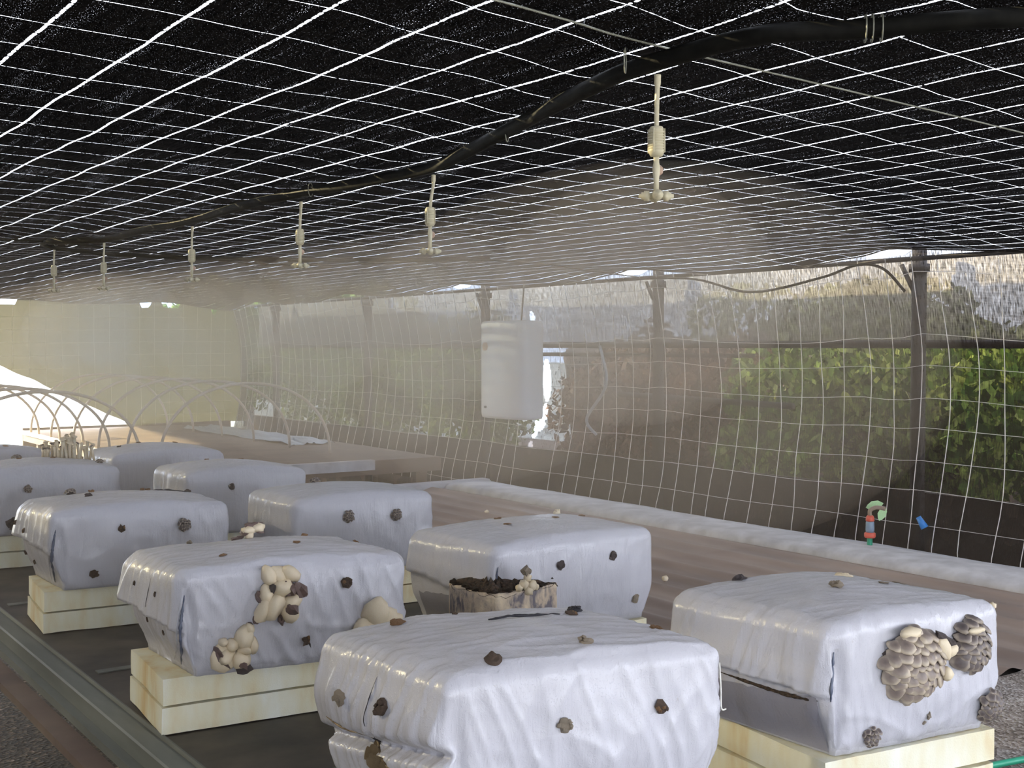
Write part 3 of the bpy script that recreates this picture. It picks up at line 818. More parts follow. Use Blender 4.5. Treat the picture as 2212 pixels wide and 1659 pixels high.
# ---- A: nearest bag
A = bag('A', 'nearest white mushroom bag with a pinched dirty end and dark slit on top', 0.0052, 0.280, 0.030, pinch=0.035, wr_amp=1.15, slant=3, groove=0.012)
pin(A, 'F', .230, 0, .176, .0135, 'pin_pale'); pin(A, 'F', .433, 0, .181, .013, 'pin')
pin(A, 'T', .13, .36, .29, .014, 'pin_orange', tall=.8); pin(A, 'T', .115, .03, .29, .014, 'pin'); pin(A, 'T', .319, .052, .29, .014, 'pin_pale', tall=.8)
pin(A, 'T', .54, .132, .29, .014, 'pin_orange', tall=.5); pin(A, 'T', .49, .31, .29, .015, 'dark_slit', tall=.8); pin(A, 'T', .46, .28, .29, .012, 'pin', tall=.6)
pin(A, 'T', .255, .365, .29, .006, 'pin')
pin(A, 'L', 0, .292, .187, .014, 'pin_pale'); pin(A, 'L', 0, .157, .199, .015, 'pin')
slit(A, [('T', .277, .285, 0), ('T', .33, .288, 0), ('T', .38, .287, 0), ('T', .432, .278, 0)], .0045)
slit(A, [('L', 0, .190, .247), ('L', 0, .20, .20), ('L', 0, .207, .157), ('L', 0, .205, .11)], .0010, name='seam')
slit(A, [('L', 0, .367, .132), ('L', 0, .30, .125), ('L', 0, .24, .115), ('L', 0, .17, .095), ('L', 0, .10, .075)], .0025, 'dirt', 'residue', 'brown residue in the pinched fold')
for (v, z, r) in ((.235, .110, .012), (.215, .098, .016), (.19, .088, .020), (.165, .078, .018), (.14, .070, .014), (.265, .120, .009)):
    pin(A, 'L', 0, v, z, r, 'dirt', tall=.12)
pin(A, 'L', 0, .225, .118, .009, 'dark_slit', tall=.5)

# ---- C: middle left bag
C_ = bag('C', 'white mushroom bag with two cream mushroom clusters on its front', 0.0065, 0.275, 0.030, flap=0.034, slant=5, groove=0.020)
for (v, z) in ((.268, .21), (.132, .201), (.26, .108), (.124, .099)): pin(C_, 'L', 0, v, z, .008, 'pin', wide=.5, tall=.8)
for (u, v) in ((.153, .10), (.381, .16), (.60, .25)): pin(C_, 'T', u, v, .29, .010, 'pin_orange', tall=.5)
pin(C_, 'T', .50, .37, .29, .010, 'pin_orange'); pin(C_, 'T', .16, .36, .29, .009, 'pin_pale')
slit(C_, [('L', 0, .17, .25), ('L', 0, .175, .20), ('L', 0, .18, .16)], .0012, name='seam')
pin(C_, 'F', .443, 0, .214, .016, 'pin', wide=.9); pin(C_, 'F', .33, 0, .069, .015, 'pin', wide=.8)
slit(C_, [('F', .34, 0, .065), ('F', .347, 0, .045)], .002, name='stalk')
lobes(C_, 'cream oyster mushroom cluster high on the front', [
    ('F', .228, 0, .250, .020, .030, .022, .25, 'cream'), ('F', .255, 0, .252, .028, .022, .020, -.5, 'cream'), ('F', .283, 0, .252, .028, .020, .024, -.7, 'cream'),
    ('F', .262, 0, .218, .026, .026, .030, .2, 'cream'), ('F', .285, 0, .216, .016, .022, .026, .3, 'cap_brown'), ('F', .305, 0, .206, .018, .024, .026, .4, 'cap_brown'),
    ('F', .225, 0, .205, .020, .028, .022, .1, 'cream'), ('F', .207, 0, .197, .013, .018, .018, .4, 'cap_brown'), ('F', .240, 0, .172, .022, .046, .030, -.55, 'cream'),
    ('F', .212, 0, .165, .018, .042, .024, -.5, 'cream'), ('F', .285, 0, .180, .030, .022, .028, .4, 'cream'), ('F', .280, 0, .152, .024, .030, .024, .2, 'cream'),
    ('F', .283, 0, .162, .016, .020, .034, .5, 'cap_brown'), ('F', .196, 0, .140, .010, .012, .016, 0, 'cap_brown'), ('F', .262, 0, .136, .010, .013, .018, 0, 'cap_brown'), ('F', .233, 0, .218, .008, .014, .028, 0, 'pin_grey')])
lobes(C_, 'cream oyster mushroom cluster low on the front', [
    ('F', .165, 0, .098, .024, .032, .026, -.2, 'cream'), ('F', .178, 0, .118, .012, .016, .018, .2, 'cream'), ('F', .180, 0, .127, .008, .008, .012, .2, 'cap_brown'),
    ('F', .135, 0, .082, .018, .018, .022, 0, 'cream'), ('F', .108, 0, .088, .012, .012, .018, .5, 'cream'),
    ('F', .112, 0, .045, .034, .040, .020, .2, 'cream'), ('F', .102, 0, .050, .013, .030, .030, .5, 'cap_brown'), ('F', .122, 0, .056, .017, .018, .034, 0, 'cream'),
    ('F', .160, 0, .070, .018, .018, .026, 0, 'cream'), ('F', .185, 0, .078, .016, .026, .022, .2, 'cream'), ('F', .155, 0, .040, .026, .026, .026, .3, 'cream'),
    ('F', .155, 0, .035, .010, .007, .042, .3, 'cap_brown'), ('F', .168, 0, .022, .020, .010, .028, .1, 'pin_grey')])
lobes(C_, 'tan mushroom cluster at the lower right corner', [
    ('F', .525, 0, .125, .036, .046, .024, -.3, 'cream'), ('F', .555, 0, .110, .030, .034, .022, .2, 'cream'), ('F', .490, 0, .085, .030, .034, .024, .1, 'cream'), ('F', .535, 0, .085, .034, .034, .028, 0, 'cream'), ('F', .575, 0, .100, .026, .022, .022, .3, 'cream')])
lobes(C_, 'pale brown-edged mushroom on top of the bag', [
    ('T', .32, .33, 0, .012, .012, .016, 0, 'cream'), ('T', .32, .33, 0, .026, .020, .014, .4, 'cream', .018), ('T', .345, .33, 0, .022, .018, .014, .2, 'cream', .022), ('T', .312, .335, 0, .020, .016, .010, .9, 'cap_brown', .014), ('T', .352, .335, 0, .014, .012, .010, .9, 'cap_brown', .016), ('T', .335, .34, 0, .030, .012, .008, .1, 'cap_brown', .034), ('T', .29, .34, 0, .024, .010, .006, .3, 'cap_brown', .002)])

# ---- D: right front bag with layered clusters
D_ = bag('D', 'white mushroom bag at right with grey layered mushroom clusters on its front', 0.0058, 0.280, 0.028, flap=0.028, wr_amp=0.8, groove=0.022)
rosette(D_, 'F', .213, 0, .186, .080, 50, CAPS_G, .0215, 'large grey brown layered mushroom cluster', 0.98, .50)
rosette(D_, 'F', .385, 0, .202, .054, 34, CAPS_D, .0185, 'smaller dark grey layered mushroom cluster', 1.1, .50)
rosette(D_, 'F', .458, 0, .062, .033, 26, CAPS_D, .0105, 'round dark mushroom knot at the right corner', 1.2, .8)
rosette(D_, 'F', .121, 0, .038, .019, 16, CAPS_D, .0075, 'small dark mushroom knot near the bottom edge', 1.3, .5)
lobes(D_, 'cream broken mushroom flesh beside the dark caps', [
    ('F', .262, 0, .212, .016, .030, .014, .5, 'cream', .034), ('F', .292, 0, .206, .020, .014, .012, .3, 'cream', .034), ('F', .196, 0, .250, .026, .013, .014, 0, 'cream', .022), ('F', .262, 0, .240, .016, .010, .010, -.6, 'pin_grey', .034), ('F', .288, 0, .226, .016, .009, .010, -.7, 'pin_grey', .036), ('F', .380, 0, .236, .026, .008, .010, 0, 'cream', .026), ('F', .27, 0, .160, .012, .016, .012, 0, 'cream', .034)])
pin(D_, 'F', .269, 0, .062, .008, 'pin_pale'); pin(D_, 'F', .262, 0, .048, .005, 'pin_pale')
pin(D_, 'T', .231, .20, .29, .016, 'pin_pale', tall=1.0); pin(D_, 'T', .40, .34, .29, .014, 'cream', wide=1.6, tall=.7); pin(D_, 'T', .16, .42, .29, .014, 'pin_grey', wide=1.4)
pin(D_, 'T', .47, .24, .29, .011, 'pin_pale', wide=1.8, tall=.4); pin(D_, 'T', .367, .195, .29, .011, 'pin_pale', tall=.3)
slit(D_, [('L', 0, .30, .122), ('L', 0, .22, .120), ('L', 0, .14, .116), ('L', 0, .07, .118), ('L', 0, .03, .12)], .0045, 'substrate', 'torn_hem', 'dark torn hem')

# ---- B: torn bag behind
B_ = bag('B', 'white mushroom bag torn open at the corner, dark substrate exposed', 0.0095, 0.280, 0.026, flap=0.016, wr_amp=0.7, groove=0.018)
for (u, z) in ((.241, .208), (.447, .213), (.544, .069)): pin(B_, 'F', u, 0, z, .014, 'pin_pale' if z < .1 else 'pin_grey', tall=.6)
for (u, v) in ((.30, .36), (.222, .215), (.442, .247), (.60, .30)): pin(B_, 'T', u, v, .29, .012, 'pin_orange', tall=.35)
pin(B_, 'T', .57, .39, .29, .012, 'cream', tall=1.6)
def torn_corner(B):
    # plan outline round the front left corner, in (u, v) metres
    O = [(-0.030, .165), (-0.045, .10), (-0.050, .0), (-0.030, -.050), (.05, -.060), (.14, -.050), (.215, -.025), (.225, .02), (0.03, .03), (0.02, .16)]
    def W(u, v, z): p = B.e1 * u + B.e2 * v; return Vector((p.x, p.y, z))
    m = []
    for i in range(len(O)):
        a, b = O[i], O[(i + 1) % len(O)]
        for k in range(5): t = k / 5; m.append((a[0] + (b[0] - a[0]) * t, a[1] + (b[1] - a[1]) * t))
    bm = bmesh.new(); rings = []
    for zi in range(13):
        z = 0.160 * zi / 12
        rings.append([bm.verts.new(W(u * (1 + 0.03 * N3(u * 20, v * 20, z * 20)), v, z) ) for (u, v) in m])
    for a, b in zip(rings, rings[1:]):
        for i in range(len(m)): bm.faces.new((a[i], a[(i + 1) % len(m)], b[(i + 1) % len(m)], b[i]))
    bm.faces.new(rings[-1])
    o = from_bm('mycelium_side', bm, M['mycelium'], B.root); o['label'] = 'cream mycelium seen through the clear side of the torn bag'
    bm = bmesh.new(); cu, cv = 0.02, 0.03; rings = []
    for j in range(9):
        t = 1 - j / 8
        rings.append([bm.verts.new(W(cu + (u - cu) * (0.04 + 0.97 * t), cv + (v - cv) * (0.04 + 0.97 * t), 0.156 + 0.045 * (1 - t) + 0.016 * N3(u * 45, v * 45, t * 6) + 0.008 * N3(u * 110, v * 110, t * 9))) for (u, v) in m])
    for a, b in zip(rings, rings[1:]):
        for i in range(len(m)): bm.faces.new((a[i], a[(i + 1) % len(m)], b[(i + 1) % len(m)], b[i]))
    bm.faces.new(rings[-1])
    o = from_bm('exposed_substrate', bm, M['substrate'], B.root, False); o['label'] = 'dark crumbly substrate'
    for i in range(46):
        u, v = random.choice(m); p = W(u * .95, v * .95, 0.163 + random.uniform(-.004, .010))
        place('crumb', random.choice(LUMPS['substrate']), o, p, frame(Vector((0, 0, 1)), random.uniform(0, 6)), (random.uniform(.004, .009),) * 3)
torn_corner(B_)
def stump(B):
    e = bpy.data.objects.new('mushroom_cluster', None); COL.objects.link(e); e.parent = B.root
    base = B.e1 * .075 + B.e2 * (-.045) + Vector((0, 0, .165)); e.location = base; e['label'] = 'pale dried mushroom on the dark substrate'
    for (dx, dz, r) in ((0, .05, .014), (.005, .03, .012), (-.008, .012, .014), (.018, .006, .017), (-.026, .004, .011), (.034, .0, .010), (.008, -.006, .016)):
        place('lobe', random.choice(LUMPS['pin_pale' if dz > .04 else 'cream']), e, B.e1 * dx + Vector((0, -.01, dz)), frame(Vector((0, -.5, 1)).normalized(), dx * 60), (r, r, r * 1.7))
stump(B_)

# ---- E, F, G, H, I, J
E_ = bag('E', 'white mushroom bag with yellow sun specks and a large dark knot on its front', 0.012, 0.278, 0.030, flap=0.030, groove=0.020, slant=4)
pin(E_, 'F', .235, 0, .208, .013, 'pin'); rosette(E_, 'F', .453, 0, .21, .023, 18, CAPS_D, .0085, 'round dark mushroom knot', 1.0, .5)
pin(E_, 'F', .141, 0, .054, .016, 'pin')
for (u, v, m_) in ((.186, .21, 'pin_grey'), (.40, .28, 'pin_orange'), (.60, .36, 'pin_grey'), (.45, .37, 'pin_orange'), (.24, .36, 'pin_orange')): pin(E_, 'T', u, v, .29, .014 if m_ == 'pin_grey' else .010, m_)
rosette(E_, 'T', .17, .375, 0, .020, 14, CAPS_D, .008, 'small brown mushroom tuft on the back edge', 1.0, .7)
slit(E_, [('T', .46, .34, 0), ('T', .53, .345, 0), ('T', .59, .33, 0)], .006)
for (v, z) in ((.36, .204), (.257, .187), (.37, .088), (.275, .067)): pin(E_, 'L', 0, v, z, .009, 'pin', wide=.5)
F_ = bag('F', 'white mushroom bag with two round grey knots on its front', 0.014, 0.282, 0.030, wr_amp=.7, groove=.01)
rosette(F_, 'F', .208, 0, .215, .021, 20, CAPS_D, .0085, 'round grey knot on the left', 1.1, .5); rosette(F_, 'F', .405, 0, .208, .021, 20, CAPS_D, .0085, 'round grey knot on the right', 1.0, .5)
rosette(F_, 'T', .27, .38, 0, .020, 12, CAPS_D, .010, 'mushroom tuft on the back edge', 1.0, .6)
G_ = bag('G', 'hazy white mushroom bag with one small knot behind the knotted bag', 0.016, 0.280, 0.038, wr_amp=.8)
pin(G_, 'F', .204, 0, .216, .014, 'pin_grey'); pin(G_, 'T', .224, .33, .29, .012, 'pin_orange', tall=.4); pin(G_, 'T', .36, .268, .29, .012, 'pin_orange', tall=.4)
H_ = bag('H', 'farthest white mushroom bag of the right row below the hoops', 0.016, 0.285, 0.045, wr_amp=.8, flap=.015)
pin(H_, 'T', .25, .33, .29, .013, 'pin_orange', tall=.4); pin(H_, 'T', .44, .30, .29, .013, 'pin_orange', tall=.4); pin(H_, 'T', .12, .25, .29, .012, 'pin_grey', tall=.6)
I_ = bag('I', 'white mushroom bag at the left photo edge with a tall pale mushroom cluster', 0.014, 0.290, 0.035, flap=.015, groove=.0)
rosette(I_, 'F', .25, 0, .212, .017, 14, CAPS_D, .008, 'dark mushroom knot', 1.0, .6); pin(I_, 'F', .19, 0, .06, .03, 'pin_grey'); pin(I_, 'T', .422, .23, .29, .012, 'pin_orange', tall=.5)
pin(I_, 'T', .28, .26, .29, .012, 'pin_orange', tall=.5); rosette(I_, 'T', .60, .12, 0, .018, 12, CAPS_D, .008, 'brown mushroom tuft at the right end', 1.0, .6)
def tall_cluster(B, u0, u1, v0, n, hh, label):
    e = bpy.data.objects.new('mushroom_cluster', None); COL.objects.link(e); e.parent = B.root; e['label'] = label
    loc, _ = spot(B, 'T', (u0 + u1) / 2, v0, 0); e.location = loc
    for i in range(n):
        u = random.uniform(u0, u1); v = v0 + random.uniform(-.05, .03)
        p, _ = spot(B, 'T', u, v, 0); p = p - loc
        hgt = hh * random.uniform(.45, 1.0) * (1 - abs((u - (u0 + u1) / 2) / (u1 - u0)) * .8)
        lean = Vector((random.uniform(-.25, .25), random.uniform(-.25, .25), 1)).normalized()
        bm = bmesh.new(); add_tube(bm, [p - Vector((0, 0, .01)), p + lean * hgt * .5, p + lean * hgt], [.008, .006, .009], 6)
        st = from_bm('stalk', bm, M['cream'], e)
        place('cap', random.choice(CAPS_C + CAPS_D[:1]), e, p + lean * (hgt + .004), frame((lean + Vector((random.uniform(-.5, .5), random.uniform(-.5, .5), 0))).normalized(), random.uniform(0, 6)), (random.uniform(.010, .018),) * 3)
tall_cluster(I_, .42, .66, .37, 34, .125, 'tall pale mushroom cluster with brown tips')
rosette(I_, 'T', .30, .38, 0, .022, 12, CAPS_D, .010, 'dark mushroom tuft left of the tall cluster', 1.0, .8)
J_ = bag('J', 'farthest white mushroom bag of the left row before the bright opening', 0.016, 0.290, 0.040, wr_amp=.8)
pin(J_, 'T', .40, .1, .29, .014, 'pin_orange', tall=.5)

def corner_fold_shade(B, pts_dark, pts_light, r):  # strip on the film coloured like the shaded depth of the fold
    slit(B, pts_dark, r, 'blue_shade', 'fold_gap_shade', 'dark bluish strip, painted shade of the gap in the corner fold')
    slit(B, pts_light, r * .45, 'flap', 'fold_edge')
for B in (D_, B_):
    h_ = B.h
    slit(B, [('F', .022, 0, h_ * .80), ('F', .016, 0, h_ * .68), ('F', .010, 0, h_ * .55), ('F', .010, 0, h_ * .44)], .0038, 'blue_shade', 'fold_gap_shade', 'dark bluish strip, painted shade of the gap in the corner fold')
for B, k in ((C_, .8), (E_, .9)):
    h_ = B.h
    corner_fold_shade(B, [('F', .016, 0, h_ * .78), ('F', .009, 0, h_ * .62), ('F', .005, 0, h_ * .45), ('F', .012, 0, h_ * .28), ('F', .026, 0, h_ * .06)],
               [('F', .010, 0, h_ * .80), ('F', .002, 0, h_ * .62), ('F', -.003, 0, h_ * .45), ('F', .004, 0, h_ * .28), ('F', .020, 0, h_ * .04)], .0065 * k)
def shaded_lower_panel(B, v0, v1, zt, label):  # darker sheet over the recess: its shade plus the grey inner plastic
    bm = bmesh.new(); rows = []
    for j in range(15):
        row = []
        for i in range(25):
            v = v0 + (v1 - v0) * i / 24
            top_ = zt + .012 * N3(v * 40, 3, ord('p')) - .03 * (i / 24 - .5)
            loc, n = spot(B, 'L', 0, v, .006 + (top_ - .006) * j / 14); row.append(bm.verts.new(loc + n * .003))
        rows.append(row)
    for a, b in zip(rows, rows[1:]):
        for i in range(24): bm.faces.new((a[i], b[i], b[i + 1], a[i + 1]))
    o = from_bm('shaded_lower_panel', bm, M['panel'], B.root); o['label'] = label
shaded_lower_panel(D_, .03, .40, .112, 'grey recessed lower half of the folded end, its shade painted in')
shaded_lower_panel(B_, .03, .36, .118, 'grey recessed lower half of the folded end, its shade painted in')
# strings hanging from two right corners
def string(B, face, pts, r, label):
    bm = bmesh.new(); add_tube(bm, smooth_path(pts, 5), r, 6)
    return bm
bm = bmesh.new()
p0 = A.e1 * (A.w + .008) + A.e2 * .02
add_tube(bm, smooth_path([p0 + Vector((0, 0, .24)), p0 + Vector((.004, 0, .19)), p0 + Vector((.006, 0, .15)), p0 + Vector((.018, 0, .147))], 5), .0016, 6)
from_bm('string', bm, M['string'], A.root)['label'] = 'thin white string hanging at the right corner'
place('mushroom_pins', LUMPS['cream'][0], D_.root, D_.e1 * (D_.w + .035) + D_.e2 * .05 + Vector((0, 0, .262)), frame(Vector((1, 0, 0))), (.008, .008, .012))
bm = bmesh.new(); p0 = D_.e1 * (D_.w - .02) + D_.e2 * .05 + Vector((0, 0, .262)); add_tube(bm, [p0, p0 + D_.e1 * .055], .002, 6); from_bm('stalk', bm, M['cream'], D_.root)
for (x, y) in ((3.05, 3.62), (3.42, 3.76), (3.6, 5.2), (3.95, 5.9), (3.2, 2.30)):
    me = random.choice(LUMPS['cream']); o = link('mushroom_crumb', me.copy()); o.location = (x, y, BENCH + .026); o.scale = (.014, .014, .02)
    tag(o, {3.05: 'left white mushroom crumb of the close pair on the corrugated sheet', 3.42: 'right white mushroom crumb of the close pair on the corrugated sheet', 3.6: 'white mushroom crumb on the corrugated sheet left of the torn bag top', 3.95: 'farthest white mushroom crumb near the far kerb end', 3.2: 'white mushroom crumb beside the right end of the right front bag'}[x], 'mushroom', 'crumbs on the corrugated sheet')

# ------------------------------------------------------------------ water pipe, ties, wires
pp = [(x, y, roof_z(x, y) - 0.030) for x, y in PIPE]
bm = bmesh.new(); add_tube(bm, smooth_path(pp, 6), 0.0135, 12)
pipe = tag(empty('water_pipe', (0, 0, 0)), 'black water pipe tied under the roof net, feeding the foggers', 'pipe')
from_bm('pipe_run', bm, M['black_pipe'], pipe)
end = Vector(pp[-1])
bm = bmesh.new(); add_tube(bm, smooth_path([end, end + Vector((.0, .10, -.004)), end + Vector((.10, .16, -.015)), end + Vector((.35, .10, -.032)), end + Vector((.75, -.05, -.040)), end + Vector((1.3, -.2, -.030)), end + Vector((1.9, -.3, -.005))], 8), 0.0085, 10)
from_bm('pipe_loop', bm, M['black_pipe'], pipe)['label'] = 'looped end of the pipe'
for (x, y) in ((1.155, 1.36), (1.30, 1.033), (1.295, 1.04), (1.31, 1.026), (1.34, 1.93), (1.41, 2.95), (1.29, 4.9), (1.26, 4.94)):
    z = roof_z(x, y) - 0.03; bm = bmesh.new()
    add_tube(bm, [(x + .018 * math.cos(a) * .7, y + .018 * math.cos(a) * .7, z + .018 * math.sin(a)) for a in np.linspace(0, 2 * PI, 17)], 0.0011, 5, False)
    from_bm('wire_tie', bm, M['wire'], pipe)
def wire(pts, r, label, mat='wire'):
    bm = bmesh.new(); add_tube(bm, smooth_path(pts, 6), r, 6); o = from_bm('support_wire', bm, M[mat]); tag(o, label, 'wire'); return o
wire([(0.2, 1.16, 2.085), (.925, 1.275, 2.087), (1.221, 1.328, 2.088), (2.281, 1.429, 2.088), (4.9, 1.75, 2.09)], .0016, 'thin greenish wire crossing under the roof net near the front')
wire([(0.4, 5.2, 2.075), (1.24, 5.0, 2.07), (2.5, 5.6, 2.06), (3.3, 4.9, 2.075), (4.17, 5.13, 2.06), (4.85, 5.6, 2.08)], .004, 'dark slack cord under the roof net in the middle', 'black_pipe')
wire([(4.85, 5.9, 2.07), (4.88, 5.17, 2.05), (4.92, 4.72, 1.955), (4.92, 4.23, 2.01), (4.88, 3.96, 2.06), (4.88, 3.80, 2.035), (4.92, 3.70, 1.92)], .007, 'black cable sagging to the nearest steel post', 'black_pipe')

# ------------------------------------------------------------------ foggers
def fogger(x, y, label, bend=0.0, rot=0.5):
    t = empty('fogger', (x, y, roof_z(x, y) - 0.046)); tag(t, label, 'fogger', 'hanging foggers')
    t.rotation_euler = (0, 0, rot)
    bm = bmesh.new(); add_tube(bm, smooth_path([(0, 0, 0.004), (-.001, 0, -.02), (-.003 - bend * .5, 0, -.045), (-.004 - bend, 0, -.078)], 5), [.0038 if i > 3 else .0052 for i in range(16)], 10)
    from_bm('feed_tube', bm, M['fogger'], t)
    bx = -.004 - bend
    bm = bmesh.new()
    prof = [(.004, -.118), (.009, -.117), (.0115, -.112)]
    for i in range(8):
        z = -.110 + i * .0038; prof += [(.0125, z), (.0125, z + .0022), (.0108, z + .0024), (.0108, z + .0036)]
    prof += [(.0115, -.078), (.009, -.0735), (.004, -.073)]
    add_lathe(bm, prof, 20, Matrix.Translation((bx, 0, 0)))
    for i in range(4):
        a = i * PI / 2; c, s = math.cos(a), math.sin(a)
        add_tube(bm, [(bx + .0125 * c, .0125 * s, -.112), (bx + .0125 * c, .0125 * s, -.077)], .0015, 6)
    from_bm('check_valve', bm, M['fogger'], t)['label'] = 'ribbed cream valve body'
    bm = bmesh.new(); add_lathe(bm, [(.004, -.172), (.0042, -.15), (.0055, -.141), (.006, -.134), (.0042, -.126), (.0046, -.116)], 12, Matrix.Translation((bx, 0, 0)))
    from_bm('stem', bm, M['fogger'], t)
    bm = bmesh.new(); bmesh.ops.create_icosphere(bm, subdivisions=2, radius=.0085, matrix=Matrix.Translation((bx + .007, 0, -.137)))
    add_tube(bm, [(bx, 0, -.137), (bx + .016, 0, -.137)], .0045, 8)
    from_bm('knob', bm, M['fogger_red'], t)['label'] = 'pinkish round side knob'
    hd = None
    bm = bmesh.new(); bmesh.ops.create_icosphere(bm, subdivisions=2, radius=.0085, matrix=Matrix.Translation((bx, 0, -.176)))
    hd = from_bm('cross_head', bm, M['fogger'], t)
    for i in range(4):
        a = i * PI / 2 + .5; c, s = math.cos(a), math.sin(a)
        bm = bmesh.new()
        mt = Matrix.Translation((bx, 0, -.176)) @ Matrix.Rotation(a, 4, 'Z') @ Matrix.Rotation(PI / 2, 4, 'Y')
        add_lathe(bm, [(.004, .004), (.004, .010), (.0078, .011), (.0078, .018), (.0055, .0185), (.0055, .022), (.0035, .0225), (.003, .026)], 12, mt)
        from_bm('nozzle', bm, M['fogger'], hd)
fl = ['nearest cream fogger hanging under the black pipe, largest in view', 'second fogger from the right, its tube bent', 'third fogger from the right, above the mist', 'fourth fogger from the right, small and hazy', 'fifth fogger from the right beside the pipe loop', 'farthest fogger at the pipe end on the left']
FOG = [(1.212, 1.353, 0), (1.480, 2.435, .012), (1.466, 3.129, .002), (1.457, 3.964, 0), (1.418, 4.836, 0), (1.300, 5.12, 0)]
for (x, y, b), l in zip(FOG, fl): fogger(x, y, l, b)

# ------------------------------------------------------------------ drum hanging at the net
dr = tag(empty('drum', (4.62, 6.60, 1.50), math.radians(-88)), 'white plastic drum hanging at the torn side net', 'drum')
def sq_ring(bm, w, d, z, n=40, p=3.0):
    return [bm.verts.new((w * math.copysign(abs(math.cos(a)) ** (2 / p), math.cos(a)), d * math.copysign(abs(math.sin(a)) ** (2 / p), math.sin(a)), z)) for a in (2 * PI * i / n for i in range(n))]
bm = bmesh.new(); rings = []
for (k, z) in ((.90, -.325), (.965, -.322), (.995, -.305), (1, -.28), (1, 0), (1, .28), (.995, .305), (.965, .320), (.90, .325)):
    rings.append(sq_ring(bm, .255 * k, .13 * k, z))
for a, b in zip(rings, rings[1:]):
    for i in range(40): bm.faces.new((a[i], a[(i + 1) % 40], b[(i + 1) % 40], b[i]))
bm.faces.new(rings[0][::-1]); bm.faces.new(rings[-1])
from_bm('drum_body', bm, M['drum'], dr)
bm = bmesh.new(); add_lathe(bm, [(.028, 0), (.028, .016), (.022, .02)], 18, Matrix.Translation((-.125, -.117, .155)) @ Matrix.Rotation(PI / 2, 4, 'X'))
cp = from_bm('cap', bm, M['orange'], dr); cp['label'] = 'orange brown round cap'
bm = bmesh.new(); add_lathe(bm, [(.008, 0), (.008, .02), (.005, .021)], 10, Matrix.Translation((-.12, -.117, -.25)) @ Matrix.Rotation(PI / 2, 4, 'X')); from_bm('outlet', bm, M['steel'], dr)
bm = bmesh.new(); add_tube(bm, [(0, .08, .32), (0, .10, .52), (-.02, .12, .60)], .006, 6); from_bm('hanger', bm, M['steel'], dr)
# drape of clear film behind it
bm = bmesh.new(); add_tube(bm, smooth_path([(4.95, 6.11, 1.08), (4.96, 6.22, 1.18), (4.985, 6.05, 1.41), (4.97, 6.1, 1.66)][::-1], 8), .010, 6)
o = from_bm('curled_tube', bm, M['sheet']); tag(o, 'pale curled tube hanging from the net beside the drum', 'tube')

# ------------------------------------------------------------------ tap, hose, leaf
tp = tag(empty('hose_tap', (4.75, 3.76, BENCH + .04)), 'hose connector with red and blue grey collars standing on the kerb', 'tap')
bm = bmesh.new(); add_tube(bm, [(0, 0, -.03), (-.002, 0, .045)], .013, 10); from_bm('hose', bm, M['green_hose'], tp)['label'] = 'green hose end'
bm = bmesh.new(); add_lathe(bm, [(.024, .038), (.027, .045), (.027, .060), (.022, .064)], 14); from_bm('collar', bm, M['red_plastic'], tp)['label'] = 'red collar'
bm = bmesh.new(); add_lathe(bm, [(.019, .064), (.021, .075), (.020, .110), (.018, .118)], 14); from_bm('coupling', bm, M['grey_plastic'], tp)['label'] = 'blue grey coupling'
bm = bmesh.new(); add_lathe(bm, [(.019, .118), (.021, .122), (.019, .138), (.014, .146)], 14); from_bm('collar', bm, M['red_plastic'], tp)['label'] = 'red collar'
bm = bmesh.new(); add_tube(bm, smooth_path([(0, 0, .14), (.0, 0, .17), (.02, -.02, .185), (.05, -.05, .18)], 5), .010, 8); from_bm('elbow', bm, M['bronze'], tp)['label'] = 'brown elbow'
def leaf_obj(loc, sc, rot, mat, label):
    bm = bmesh.new(); pr = [(0, 0), (.25, .22), (.6, .26), (.85, .14), (1, 0)]
    top = [bm.verts.new((x, y, .05 * math.sin(PI * x))) for x, y in pr]; bot = [bm.verts.new((x, -y, .05 * math.sin(PI * x))) for x, y in pr[1:-1]]
    mid = [bm.verts.new((x, 0, .0 + .02 * x)) for x, y in pr[1:-1]]
    a = [top[0]] + top[1:-1] + [top[-1]]
    for i in range(4):
        u0 = top[i]; u1 = top[i + 1]; m0 = mid[i - 1] if i > 0 else top[0]; m1 = mid[i] if i < 3 else top[-1]
        vs1 = []; [vs1.append(v) for v in (u0, u1, m1, m0) if v not in vs1]
        if len(vs1) > 2: bm.faces.new(vs1)
        b0 = bot[i - 1] if i > 0 else top[0]; b1 = bot[i] if i < 3 else top[-1]
        vs1 = []; [vs1.append(v) for v in (m0, m1, b1, b0) if v not in vs1]
        if len(vs1) > 2: bm.faces.new(vs1)
    o = from_bm('leaf', bm, M[mat]); o.location = loc; o.scale = (sc,) * 3; o.rotation_euler = rot
    if label: tag(o, label, 'leaf')
    return o
M['leaf_bright'] = simple('bright_leaf', (0.45, 0.75, 0.35), (0.60, 0.85, 0.50), 30, 0.4, bs=0)
l1 = leaf_obj((4.87, 3.775, .885), .088, (PI / 2, 0.3, 2.2), 'leaf_bright', 'upper light green leaf poking through the net above the tap')
l2 = leaf_obj((4.87, 3.765, .870), .078, (PI / 2, 1.2, 2.2), 'leaf_bright', 'lower light green leaf beside the tap')
bm = bmesh.new(); add_tube(bm, [(4.885, 3.585, .838), (4.895, 3.555, .788)], [.012, .019], 10); o = from_bm('hose_plug', bm, M['blue_plastic']); tag(o, 'small blue plug stuck in the net right of the post', 'plug')
